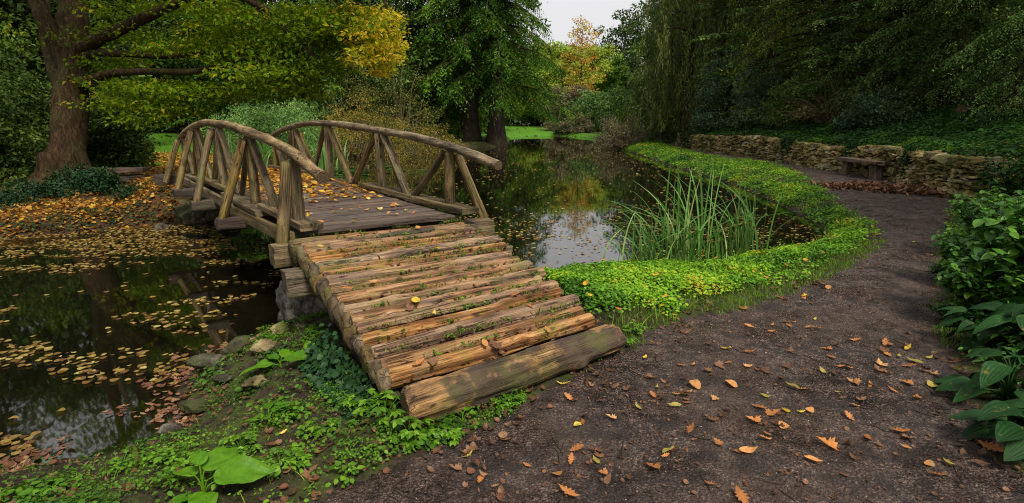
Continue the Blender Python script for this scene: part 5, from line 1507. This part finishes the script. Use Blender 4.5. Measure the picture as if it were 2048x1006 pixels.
reeds('reed_clump', wp(1478, 538), 40, .24, .16, 1.35, 3, 'right clump of upright reeds in the inlet', lean=.6)
reeds('reed_clump', wp(1350, 545), 26, .8, .12, .5, 5, 'low splayed reed blades between the taller clumps', lean=1.3)
# iris leaves and lily pads across the water behind the bridge
for i, (px, dep, n, lb) in enumerate([(632, 21.5, 70, 'sword-leaved iris clump at the water edge seen through the railings'), (490, 19.5, 80, 'pale iris clump beside the blue-green bush')]):
    q = far(px, dep)
    o = reeds('iris_clump', (q[0], q[1], max(TZ(*q), WZ)), n, 1.0, .7, 1.7, 11 + i, lb, .05, .6); o['category'] = 'iris'; o['group'] = 'irises behind the bridge'
rng = np.random.default_rng(9)
pads = empty('water_lily', (*W(705, 345, WZ)[:2], WZ), 0, 'patch of round green lily pads behind the right-hand railing', 'water lily')
n = 60
P = np.column_stack([rng.normal(0, 1.1, n), rng.normal(0, 1.3, n), rng.uniform(.01, .10, n)])
aa = rng.uniform(0, 2 * math.pi, n); X = np.column_stack([np.cos(aa), np.sin(aa), 0 * aa]); N = np.array([0, 0, 1.]) + rng.normal(0, .18, (n, 3))
for i in range(n):
    leafmesh('pad', [inst(outline_leaf(ROUND, .1), P[i:i+1], X[i:i+1], N[i:i+1], rng.uniform(.22, .4, 1), rng.uniform(0, 1, 1))], LF['hillcover'], pads)

# ------------------------------------------------------------ right foreground planting
def hosta(p, n, ll, seed, label, h=.3):
    rng = np.random.default_rng(seed)
    sp_ = [(i * 137.5 % 360 + rng.uniform(-20, 20), ll * rng.uniform(.25, 1.05), h * rng.uniform(.15, 1.0), ll * rng.uniform(.75, 1.15), rng.uniform(.35, .8)) for i in range(n)]
    return leafy_plant('hosta', p, sp_, HOST, label, 'hosta', .006, seed, .68, 1., 'hostas along the right edge of the path', 12)
for i, (px, py, n, ll, h, lb) in enumerate([
    (2010, 800, 30, .17, .26, 'big dark ribbed hosta standing lowest in the right corner'),
    (2075, 890, 26, .19, .22, 'hosta cut off by the right edge beside the wet path'),
    (1975, 690, 28, .16, .26, 'dark hosta in the middle of the right-hand bed'),
    (2060, 700, 30, .18, .32, 'hosta set back behind the lowest hosta'),
    (1955, 600, 22, .14, .24, 'upper hosta below the serrated shrub')]):
    hosta(gp(px, py), n, ll, 20 + i, lb, h)
x, y = scatter(9000, (2.2, 1.5, 8, 8.5), lambda x, y: (-sd(x, y, bed_right) > .10 + .08 * n2(x, y, 3, 2, 145)) * (n2(x, y, 1.6, 2, 146) > -.45) * (x < 4.5 + .4 * y), 147)
cover('undergrowth', x, y, LF['shrub'], .05, 5, 1.3, lambda x, y: .20 + .12 * n2(x, y, 1.3, 2, 148), T_leaf(.55, .06, .3, 5, .8), 149, 'tangled green undergrowth between the hostas and shrubs on the right', 'undergrowth')
def leafy_shrub(p, w, h, n, size, seed, label, mat=None, wid=.55):
    rng = np.random.default_rng(seed)
    root = empty('leafy_shrub', p, 0, label, 'shrub', 'leafy shrubs on the right edge')
    mb = MB(); P = []; X = []
    for i in range(n):
        a = rng.uniform(0, 2 * math.pi); r = w * rng.uniform(.1, 1) ** .6
        tip = np.array([math.cos(a) * r, math.sin(a) * r, h * rng.uniform(.5, 1) * (1 - .3 * (r / w))])
        st = smooth_line([np.array([tip[0] * .25, tip[1] * .25, -.03]), tip * [.7, .7, .6], tip], 5)
        V, F = tube(st, np.linspace(.006, .002, len(st)), 5, False); mb.add(V, F, .2)
        for j in range(3, len(st)):
            for s in (0, 1):
                b = a + j * 1.4 + s * math.pi
                P.append(st[j]); X.append([math.cos(b), math.sin(b), rng.uniform(-.35, .2)])
    mb.build('stem', BARKD, root)
    P = np.array(P); X = np.array(X); N = np.array([0, 0, 1.]) + rng.normal(0, .28, P.shape)
    leafmesh('foliage', [inst(T_leaf(wid, .05, .3, 6, .8), P, X, N, size * rng.uniform(.6, 1.2, len(P)), rng.uniform(0, 1, len(P)))], mat or LF['shrub'], root)
    return root
for i, (px, py, w, h, n, s, lb, m_) in enumerate([
    (1985, 640, .38, .62, 100, .075, 'green shrub with toothed leaves above the upper hosta', None),
    (1960, 560, .42, .62, 100, .075, 'green leafy shrub leaning over the path from the right', None),
    (2050, 560, .5, .95, 110, .085, 'taller leafy shrub at the right margin', None),
    (1990, 490, .5, .80, 110, .08, 'leafy shrub in front of the end of the stone wall', None),
    (2060, 440, .7, 1.3, 80, .11, 'dark leafy shrub against the wall end at the right margin', LF['hillcover']),
    (2100, 380, .9, 1.9, 100, .13, 'tall narrow-leaved shrub above the wall end', LF['hillcover']),
    (1915, 640, .22, .16, 40, .05, 'low leafy edging plant at the path side', LF['herb']),
    (1905, 560, .22, .18, 40, .06, 'small light-green plant edging the path bend', LF['shrub']),
    (2120, 620, .6, 1.1, 80, .12, 'dense leafy shrub just beyond the right margin', None)]):
    leafy_shrub(gp(px, py), w, h, n, s, 90 + i, lb, m_)

# ------------------------------------------------------------ fallen leaves
TPL = {'oak': outline_leaf(OAK, .35), 'maple': outline_leaf(MAPLE, .30), 'ovate': outline_leaf(OVATE, .5), 'round': outline_leaf(ROUND, .25)}
rng = np.random.default_rng(123)
leaf_proto = {}
def leaf_obj(kind, colr, x, y, z, size, label, group, tilt=.18, nrm=None):
    key = (kind, colr, int(rng.integers(4)))
    if key not in leaf_proto:
        V, F = TPL[kind]
        V = V.copy(); V[:, 2] += .06 * np.sin(V[:, 0] * rng.uniform(3, 6) + rng.uniform(0, 6)) + .05 * V[:, 1] * rng.uniform(-1, 1); V[:, 0] -= .45
        V[:, :2] *= 1 + rng.normal(0, .06, (len(V), 2))
        me_o = mk('fallen_leaf', V, F, DEADLEAF[colr], None, True, np.full(len(F), rng.uniform(0, 1)))
        leaf_proto[key] = me_o; o = me_o
    else:
        o = leaf_proto[key].copy(); col.objects.link(o)
    o.location = (x, y, z); o.scale = (size, size * rng.uniform(.8, 1.05), size)
    q = Vector(nrm if nrm is not None else (rng.normal(0, tilt), rng.normal(0, tilt), 1)).normalized().to_track_quat('Z', 'Y')
    from mathutils import Quaternion
    o.rotation_mode = 'QUATERNION'; o.rotation_quaternion = q @ Quaternion((0, 0, 1), rng.uniform(0, 6.28))
    tag(o, label, 'leaf', group)
    return o
used_lb = set()
def where_on_path(px, py):
    if px < 1050: return 'beside the left herbs' if px < 760 else 'in front of the thick bottom log'
    if px > 1810: return 'by the hosta bed' if py > 600 else 'by the path bend shrubs'
    if py < 560: return 'on the narrow path bend'
    if py < 660: return 'along the grass fringe'
    if px < 1300 and py < 800: return 'near the right end of the bottom log'
    if py > 900: return 'low in the near foreground path'
    return 'on the open path, near side' if py > 790 else 'on the open path, far side'
def ground_leaf(kind, colr, px, py, size, lb=None):
    p = gp(px, py)
    sz_ = 'large' if size > .085 else 'small' if size < .06 else 'mid-sized'
    lb = lb or '%s %s %s leaf %s' % (sz_, {'oak': 'lobed', 'maple': 'maple-shaped', 'ovate': 'narrow', 'round': 'rounded'}[kind], colr, where_on_path(px, py))
    leaf_obj(kind, colr, p[0], p[1], p[2] + .008 + size * .05, size, lb or {'oak': 'lobed %s leaf lying on the dark wet path', 'maple': 'maple-shaped %s leaf lying on the dark wet path', 'ovate': 'narrow curled %s leaf lying on the dark wet path', 'round': 'small round %s leaf lying on the dark wet path'}[kind] % colr, 'fallen leaves on the path')
HERO = [('oak','orange',1795,866,.115,'broad orange oak leaf alone on the path near the right bed'),('maple','orange',1655,893,.12,None),('oak','orange',1310,690,.09,None),('oak','orange',1500,706,.10,None),
 ('oak','orange',1633,658,.10,None),('oak','orange',1712,682,.09,None),('oak','orange',1382,860,.09,None),('oak','orange',1150,902,.09,None),('oak','orange',1141,925,.08,None),('oak','orange',1133,988,.115,'large tan oak leaf at the bottom edge below the log'),
 ('oak','orange',1480,994,.11,'orange leaf cut by the bottom edge of the path'),('maple','orange',1305,938,.08,None),('ovate','olive',1335,907,.09,None),('ovate','orange',1495,905,.10,None),('ovate','orange',1625,925,.09,None),('oak','yellow',1125,770,.095,'bright yellow oak leaf beside the thick bottom log'),
 ('oak','orange',1140,800,.09,None),('round','yellow',1156,853,.05,None),('maple','orange',1222,838,.07,None),('ovate','brown',1055,750,.10,None),('ovate','yellow',1290,718,.07,None),('oak','orange',1455,728,.06,None),('ovate','olive',1530,795,.07,None),('oak','orange',1515,817,.09,None),('round','yellow',1570,825,.05,None),
 ('oak','yellow',1600,826,.055,None),('ovate','olive',1585,777,.10,None),('ovate','olive',1645,745,.08,None),('ovate','olive',1830,728,.12,None),('oak','orange',1815,735,.10,None),('maple','orange',1870,750,.07,None),('oak','orange',1833,798,.10,None),('oak','orange',1700,838,.08,None),('oak','orange',1735,882,.10,None),('oak','orange',1975,897,.12,None),
 ('ovate','olive',1900,932,.08,None),('round','orange',1858,932,.045,None),('ovate','olive',1865,775,.11,None),('oak','orange',1423,972,.06,None),('ovate','brown',1215,965,.07,None),('round','orange',1115,952,.05,None),('maple','brown',1195,912,.07,None),('oak','orange',1770,746,.06,None),('oak','orange',1660,716,.08,None),('oak','orange',1580,655,.09,None),
 ('oak','orange',1570,600,.10,None),('oak','orange',1605,595,.09,None),('maple','yellow',1610,594,.08,None),('oak','orange',1500,655,.09,None),('maple','orange',1490,620,.10,None),('oak','orange',1455,700,.07,None),('ovate','yellow',1450,700,.08,None),('oak','orange',1770,690,.09,None),('ovate','yellow',1815,700,.09,None),('oak','brown',1340,905,.07,None),
 ('oak','orange',960,965,.08,None),('maple','brown',910,940,.08,None),('oak','yellow',935,915,.08,None),('oak','brown',870,905,.08,None),('maple','brown',620,950,.085,None),('maple','brown',640,905,.07,None),('oak','yellow',565,868,.05,None),('oak','orange',600,832,.05,None),('oak','yellow',383,787,.05,None),('maple','orange',655,866,.045,None)]
for k, c_, px, py, s, lb in HERO: ground_leaf(k, c_, px, py, s * .92, lb)
# scattered over the path
cnt = 0
while cnt < 105:
    if cnt % 6 == 0: cpx, cpy = rng.uniform(1100, 1900), 470 + 470 * rng.uniform(0, 1) ** 1.5
    px = cpx + rng.normal(0, 55); py = min(cpy + rng.normal(0, 26), 990)
    p = gp(px, py)
    if sd(np.array([p[0]]), np.array([p[1]]), PATH)[0] > -.03 or py < 440:
        cpx, cpy = rng.uniform(1100, 1900), 470 + 470 * rng.uniform(0, 1) ** 1.5; continue
    k, c_ = [('oak', 'orange'), ('oak', 'brown'), ('maple', 'orange'), ('ovate', 'olive'), ('round', 'orange'), ('maple', 'brown')][int(rng.choice(6, p=[.26, .24, .16, .08, .08, .18]))]
    ground_leaf(k, c_, px, py, rng.uniform(.045, .085)); cnt += 1
# on the deck and ramp
def deck_z(s): return DZ + arch(s) + .004
for i in range(90):
    s = rng.uniform(0, 1) ** .9 * 3.0; l = rng.uniform(.15, 1.42); p = BR(s, l)
    k, c_ = [('ovate', 'yellow'), ('round', 'yellow'), ('oak', 'orange'), ('round', 'orange')][int(rng.integers(4))]
    leaf_obj(k, c_, p[0], p[1], deck_z(s) + .008, rng.uniform(.045, .075), '%s %s leaf on the %s deck boards, %s' % ({'ovate': 'pointed', 'round': 'rounded', 'oak': 'lobed'}[k], c_, 'front' if s < .8 else 'middle' if s < 1.8 else 'far', 'left side' if l < .55 else 'centre' if l < 1.0 else 'right side'), 'fallen leaves on the bridge deck')
leaf_obj('round', 'yellow', *W(889, 406, DZ)[:2], DZ + .03, .075, 'bright yellow leaf at the right-hand front corner of the deck', 'fallen leaves on the bridge deck')
leaf_obj('round', 'yellow', *W(861, 408, DZ)[:2], DZ + .03, .075, 'orange-yellow leaf next to the corner leaf on the deck', 'fallen leaves on the bridge deck')
def ramp_p(t, l):
    a = TL + (TR - TL) * l; b = BL + (BRt - BL) * l; p = a + (b - a) * t; p[2] += .035 * math.sin(math.pi * t)
    return p
def ramp_leaf(px, py, k, c_, s, lb):
    best = min(((t, l) for t in np.linspace(0, 1, 60) for l in np.linspace(0, 1, 60)), key=lambda q: proj_err(ramp_p(*q) + np.array([0, 0, .075]), px, py))
    p = ramp_p(*best); leaf_obj(k, c_, p[0], p[1], p[2] + .078, s, lb, 'fallen leaves on the log ramp', nrm=(.12, -.2, 1))
def proj_err(p, px, py):
    q = p - np.array([0, 0, CAM_H]); dpt = q[1] * cp - q[2] * sp; u = q[0] / dpt * FPX + 1024; v = 503 - (q[1] * sp + q[2] * cp) / dpt * FPX
    return (u - px) ** 2 + (v - py) ** 2
for a in [(700, 575, 'oak', 'orange', .085, 'pale tan oak leaf on the left half of the ramp'), (831, 600, 'round', 'yellow', .07, 'bright yellow leaf in the middle of the log ramp'), (872, 625, 'oak', 'yellow', .07, 'yellow lobed leaf just below the bright yellow one on the ramp'),
          (815, 618, 'maple', 'brown', .09, 'brown maple leaf caught between two ramp logs'), (1063, 610, 'oak', 'orange', .06, 'tan leaf near the right ends of the ramp logs'), (838, 728, 'oak', 'orange', .085, 'tan oak leaf low on the left of the ramp'), (968, 685, 'ovate', 'orange', .08, 'curled tan leaf in a gap low on the ramp'),
          (750, 562, 'ovate', 'orange', .07, 'small tan leaf between the upper ramp logs'), (1030, 590, 'oak', 'orange', .08, 'tan leaf caught at the right side of the ramp'), (835, 455, 'round', 'orange', .05, 'small orange leaf on the top log of the ramp'), (877, 500, 'ovate', 'yellow', .06, 'pale curled leaf on the upper right ramp logs'),
          (640, 494, 'ovate', 'yellow', .07, 'yellow curled leaf at the upper left of the ramp'), (1105, 685, 'oak', 'orange', .07, 'tan leaf by the right end of the lowest ramp log'), (1000, 715, 'maple', 'brown', .09, 'brown leaf in the trough above the thick bottom log'), (880, 760, 'maple', 'brown', .08, 'crumpled brown leaf behind the thick bottom log')]:
    ramp_leaf(*a)
def flat_leaves(name, x, y, z, kinds, mat, size, label, cat, seed, tilt=.1, parent=None):
    rng = np.random.default_rng(seed); parts = []
    n = len(x); pick = rng.integers(0, len(kinds), n)
    for i, k in enumerate(kinds):
        m = pick == i; c = m.sum()
        if not c: continue
        a = rng.uniform(0, 2 * math.pi, c); X = np.column_stack([np.cos(a), np.sin(a), rng.normal(0, tilt, c)])
        N = np.array([0, 0, 1.]) + rng.normal(0, tilt, (c, 3))
        S = size * rng.uniform(.65, 1.2, c)
        parts.append(inst(TPL[k], np.column_stack([x[m], y[m], z[m]]), X, N, S, rng.uniform(0, 1, c)))
    o = leafmesh(name, parts, mat, parent)
    if parent is None: tag(o, label, cat, kind='stuff')
    return o
# thick orange carpet at the far end of the deck and on the left bank
rng = np.random.default_rng(5)
n = 1500; s = 1.3 + 5.6 * rng.uniform(0, 1, n) ** .75; l = np.clip(rng.uniform(.08, 1.52, n), 0, 2); p = LL[0] + DV * s[:, None] + PV * l[:, None]
flat_leaves('leaf_litter', p[:, 0], p[:, 1], DZ + .05 * np.sin(math.pi * s / SL) + .01 + rng.uniform(0, .02, n), ['round', 'ovate', 'maple'], DEADLEAF['litter'], .075, 'orange and yellow leaves carpeting the far part of the bridge deck', 'leaf litter', 1, .2)
def lit(x, y): return (sd(x, y, POND) > -.1) * (x < -4) * sstep(y, 8.8, 9.3) * (1 - sstep(y, 22, 27)) * np.where(np.abs(x + y * .62) < 3.2, 1, .75) * (n2(x, y, 1.3, 3, 91) > -.45)
x, y = scatter(64000, (-19, 8.6, -4.5, 27), lit, 51)
flat_leaves('leaf_litter', x, y, terrain(x, y) + .02 + np.random.default_rng(1).uniform(0, .03, len(x)), ['round', 'maple', 'ovate'], DEADLEAF['litter'], .074, 'thick carpet of orange fallen leaves on the left bank under the big tree', 'leaf litter', 2, .3)
# brown leaves heaped at the foot of the wall
q = at(1850, 392, 0); n = 1300; r_ = np.random.default_rng(6)
a = r_.uniform(0, 1, n); x = q[0] - 1.2 + 2.2 * a + r_.normal(0, .15, n); y = q[1] + 1.9 - 2.3 * a + r_.normal(0, .28, n)
flat_leaves('leaf_heap', x, y, terrain(x, y) + .02 + r_.uniform(0, .12, n) * np.exp(-((a - .5) / .3) ** 2), ['maple', 'oak'], DEADLEAF['brown'], .13, 'heap of dark red-brown leaves at the foot of the wall right of the bench', 'leaf heap', 3, .6)
x, y = scatter(1500, (3, 4, 12, 44), lambda x, y: (sd(x, y, PATH) < .1) * np.where(sd(x, y, HILL) < .9, 1, .35) * (y > 6.5), 52)
flat_leaves('leaf_litter', x, y, terrain(x, y) + .012, ['oak', 'maple', 'round'], DEADLEAF['sunk'], .075, 'scattered brown and tan leaves along the far stretch of the path', 'leaf litter', 4, .2)
x, y = scatter(5200, (-1.5, 1.2, 6, 7), lambda x, y: np.exp(-(sd(x, y, PATH) / .22) ** 2) * (sd(x, y, POND) > .1) * (n2(x, y, 1.9, 3, 93) > .02) * (~inside(x, y, RAMPPOLY)), 53)
flat_leaves('leaf_litter', x, y, terrain(x, y) + .012, ['oak', 'maple', 'ovate'], DEADLEAF['brown'], .06, 'rotting brown leaves along the muddy path edge', 'leaf litter', 5, .35)
# leaves caught on the ramp
n = 620; r_ = np.random.default_rng(8); t = np.minimum(r_.integers(1, NL, n) + (r_.random(n) < .4) * 3, NL); tt_ = (cum[t] / cum[-1]); l_ = 1 - .95 * r_.uniform(0, 1, n) ** 1.3
P = np.array([ramp_p(a, b) for a, b in zip(tt_, l_)])
flat_leaves('leaf_debris', P[:, 0], P[:, 1], P[:, 2] + .0 + r_.uniform(0, .045, n), ['oak', 'ovate'], DEADLEAF['brown'], .042, 'brown leaf scraps wedged between the ramp logs', 'leaf litter', 6, .6)
n = 420; t = (r_.integers(1, NL, n)); l_ = np.clip(r_.normal(.62, .25, n), .05, .98); tt_ = cum[t] / cum[-1]; keep = vnoise(np.column_stack([l_ * 7, t * 1.7, t * 0]), 5) > -.1; tt_, l_ = tt_[keep], l_[keep]
P = np.array([ramp_p(a, b) for a, b in zip(tt_, l_)]); m = len(P); k = 5
a = r_.uniform(0, 6.28, (m, k)); rr2 = r_.uniform(.003, .022, (m, k))
Q = np.stack([P[:, 0, None] + np.cos(a) * rr2, P[:, 1, None] + np.sin(a) * rr2, P[:, 2, None] + .035 + r_.uniform(0, .03, (m, k))], -1).reshape(-1, 3)
X = np.stack([np.cos(a), np.sin(a), r_.normal(0.1, .3, a.shape)], -1).reshape(-1, 3)
tag(leafmesh('ramp_weeds', [inst(T_leaf(.6, .05, .2, 4), Q, X, np.array([0, 0, 1.]) + r_.normal(0, .3, Q.shape), r_.uniform(.012, .032, len(Q)), r_.uniform(0, .9, len(Q)))], LF['herb']), 'tiny green weeds sprouting in the gaps of the log ramp', 'weeds', kind='stuff')
n = 7000; t = (r_.integers(0, NL, n)); l_ = r_.uniform(.02, .98, n); keep = vnoise(np.column_stack([l_ * 9, t * 2.7, t * 0]), 15) > .12; t, l_ = t[keep], l_[keep]
P = np.array([ramp_p(cum[a] / cum[-1], b) for a, b in zip(t, l_)]); m = len(P)
D = rdir(r_, m); D[:, 2] = np.abs(D[:, 2]) + .4
tag(leafmesh('moss', [inst(T_quad(.25), P + np.column_stack([r_.normal(0, .012, m), r_.normal(0, .012, m), .03 + r_.uniform(0, .02, m)]), D, r_.normal(size=(m, 3)), r_.uniform(.012, .028, m), r_.uniform(0, 1, m))], LF['moss']), 'moss tufts along the seams between the ramp logs', 'moss', kind='stuff')

# floating leaves
def fl(x, y):
    s = sd(x, y, POND)
    m = (s < -.03)
    left = (x < -1.0) & (y < 11.5) & (((x + 1.93) * PV[0] + (y - 4.92) * PV[1]) < .3)
    near = 1 - sstep((10.3 - y), .2, 4.2)
    cl_ = n2(x * .9 + .25 * y, y * 2.2, 1.4, 3, 95)
    dl = np.where(left, np.where(cl_ > (.34 - .95 * near), .95, .02), 0)
    cl2 = n2(x, y, .7, 3, 96)
    dr = np.where(~left, np.where(cl2 > .05, .22, .08) * np.clip(14 / np.maximum(y, 5), .5, 1.4), 0)
    return m * (dl + dr)
x, y = scatter(46000, (-13, 1.5, 7.2, 11.5), fl, 54)
z_ = np.full(len(x), WZ + .006)
# the nearest ones are things of their own
dist = np.hypot(x, y)
px_ = np.argsort(dist)
flat_leaves('floating_leaves', x[px_[70:]], y[px_[70:]], z_[px_[70:]], ['round', 'round', 'ovate'], DEADLEAF['float'], .058, 'yellow-brown leaves floating in rafts on the dark water', 'floating leaves', 7, .03)
for i in px_[:70]:
    leaf_obj('round', 'float', x[i], y[i], WZ + .01, float(rng.uniform(.045, .06)), '%s yellowish leaf floating on dark water %s' % (['pale', 'brownish', 'bright', 'curled', 'flat'][int(rng.integers(5))], ['against the left waterline', 'a little off the left shore', 'in the open left water', 'far out in the left water'][int(min(3, -sd(x[i:i+1], y[i:i+1], POND)[0] / .4))]), 'floating leaves by the left bank', .03)
x, y = scatter(21000, (-10.5, 9.5, 9, 64), lambda x, y: (sd(x, y, POND) < -.1) * (y > 11.5) * np.where(n2(x, y, .35, 3, 97) > -.1, .30, .09) * np.clip(22 / y, .3, 1), 55)
flat_leaves('floating_leaves', x, y, np.full(len(x), WZ + .006), ['round', 'ovate'], DEADLEAF['float'], .08, 'small yellowish leaves speckling the open pond', 'floating leaves', 8, .03)
# sodden leaves at the left waterline
def wl_(x, y): return np.exp(-(sd(x, y, POND) / .22) ** 2) * (x < -2.0) * (y < 4.6) * (n2(x, y, 2, 2, 98) > -.2)
x, y = scatter(2600, (-3.8, 1.6, -2, 4.6), wl_, 56)
flat_leaves('sodden_leaves', x, y, np.maximum(terrain(x, y), WZ) + .01, ['ovate', 'round', 'ovate', 'maple'], DEADLEAF['sunk'], .05, 'sodden pinkish-brown leaves along the left waterline', 'leaf litter', 9, .15)
x, y = scatter(2200, (-3.4, 1.3, .0, 5), lambda x, y: leftbank(x, y) * .7 + .15 * (sd(x, y, POND) > .1) * ~inside(x, y, RAMPPOLY), 57)
flat_leaves('leaf_litter', x, y, terrain(x, y) + .015, ['maple', 'round', 'oak'], DEADLEAF['sunk'], .042, 'brown leaves strewn among the herbs left of the ramp', 'leaf litter', 10, .35)

x, y = flat_later
flat_leaves('leaf_litter', x, y, terrain(x, y) + .13, ['oak', 'maple', 'round'], DEADLEAF['litter'], .06, 'fallen leaves caught on top of the bright bank plants', 'leaf litter', 13, .4)
# crumbs of leaf trodden into the path and the bank
x, y = scatter(9000, (-2.2, 1.3, 5.2, 8), lambda x, y: (sd(x, y, PATH) < .6) * (sd(x, y, POND) > .15) * (~inside(x, y, RAMPPOLY)) * (.10 + .9 * (n2(x, y, 1.5, 3, 131) > .12)) * np.clip(3.4 / y, .3, 1), 130)
flat_leaves('leaf_crumbs', x, y, terrain(x, y) + .006, ['oak', 'ovate', 'round'], DEADLEAF['brown'], .022, 'small torn brown leaf crumbs trodden into the wet path', 'leaf litter', 11, .4)
x, y = scatter(2600, (-3.6, 1.2, -.2, 5.4), lambda x, y: (sd(x, y, POND) > .05) * (sd(x, y, PATH) > -.1) * (~inside(x, y, RAMPPOLY)) * .5, 132)
flat_leaves('leaf_crumbs', x, y, terrain(x, y) + .01, ['oak', 'ovate', 'round'], DEADLEAF['sunk'], .028, 'small rotting leaf scraps over the soil of the left bank', 'leaf litter', 12, .5)
# dark weeds growing through the orange carpet
x, y = scatter(5200, (-14, 8.8, -5.5, 16), lambda x, y: (sd(x, y, POND) > .02) * ((n2(x, y, .9, 3, 133) > .12) | (sd(x, y, POND) < .35)) * (x < -6.2) * .7, 134)
cover('dark_weeds', x, y, LF['ivy'], .06, 5, 1.2, .09, LEAF3, 135, 'dark green weeds growing through the fallen leaves on the left bank', 'weeds')
# gravel and twigs on the path
rng = np.random.default_rng(31)
x, y = scatter(26000, (-1.2, 1.3, 4.6, 7.5), lambda x, y: (sd(x, y, PATH) < -.02) * np.clip(3.0 / y, .2, 1) ** 1.2, 58)
n = len(x); oc = np.array([[1, 0, 0], [0, 1, 0], [-1, 0, 0], [0, -1, 0], [0, 0, .7], [0, 0, -.7]]); of = np.array([[0, 1, 4], [1, 2, 4], [2, 3, 4], [3, 0, 4]])
P = np.column_stack([x, y, terrain(x, y)]); S = rng.uniform(.0012, .0042, n) * np.where(rng.random(n) < .03, 2.2, 1)
a = rng.uniform(0, 6.28, n)
M = Mat("gravel"); GRV = M.surf(M.ramp(M.attr("tint"), [(0, (.03, .02, .016)), (.6, (.10, .075, .06)), (.9, (.24, .19, .14)), (1, (.42, .36, .28))]), .55, None, .5)
tag(leafmesh('gravel', [inst((oc, of), P, np.column_stack([np.cos(a), np.sin(a), 0 * a]), np.array([0, 0, 1.]) + rng.normal(0, .3, (n, 3)), np.column_stack([S, S * .7, S * .7]) * 1.3, rng.uniform(0, 1, n) ** 1.5)], GRV), 'fine gravel and grit on the wet path', 'gravel', kind='stuff')
mb = MB()
for i in range(150):
    while True:
        q = np.array([rng.uniform(-1, 3.6), rng.uniform(1.5, 6.5)])
        if sd(q[:1], q[1:], PATH)[0] < 0: break
    L = rng.uniform(.03, .16); a = rng.uniform(0, 6.28); pts = []
    for k in range(4):
        a += rng.normal(0, .3); pts.append([q[0], q[1], TZ(q[0], q[1]) + .003]); q = q + np.array([math.cos(a), math.sin(a)]) * L / 3
    V, F = tube(pts, rng.uniform(.0012, .003), 4, False); mb.add(V, F)
tag(mb.build('twigs', BARKD), 'thin dark twigs scattered on the path', 'twigs', kind='stuff')
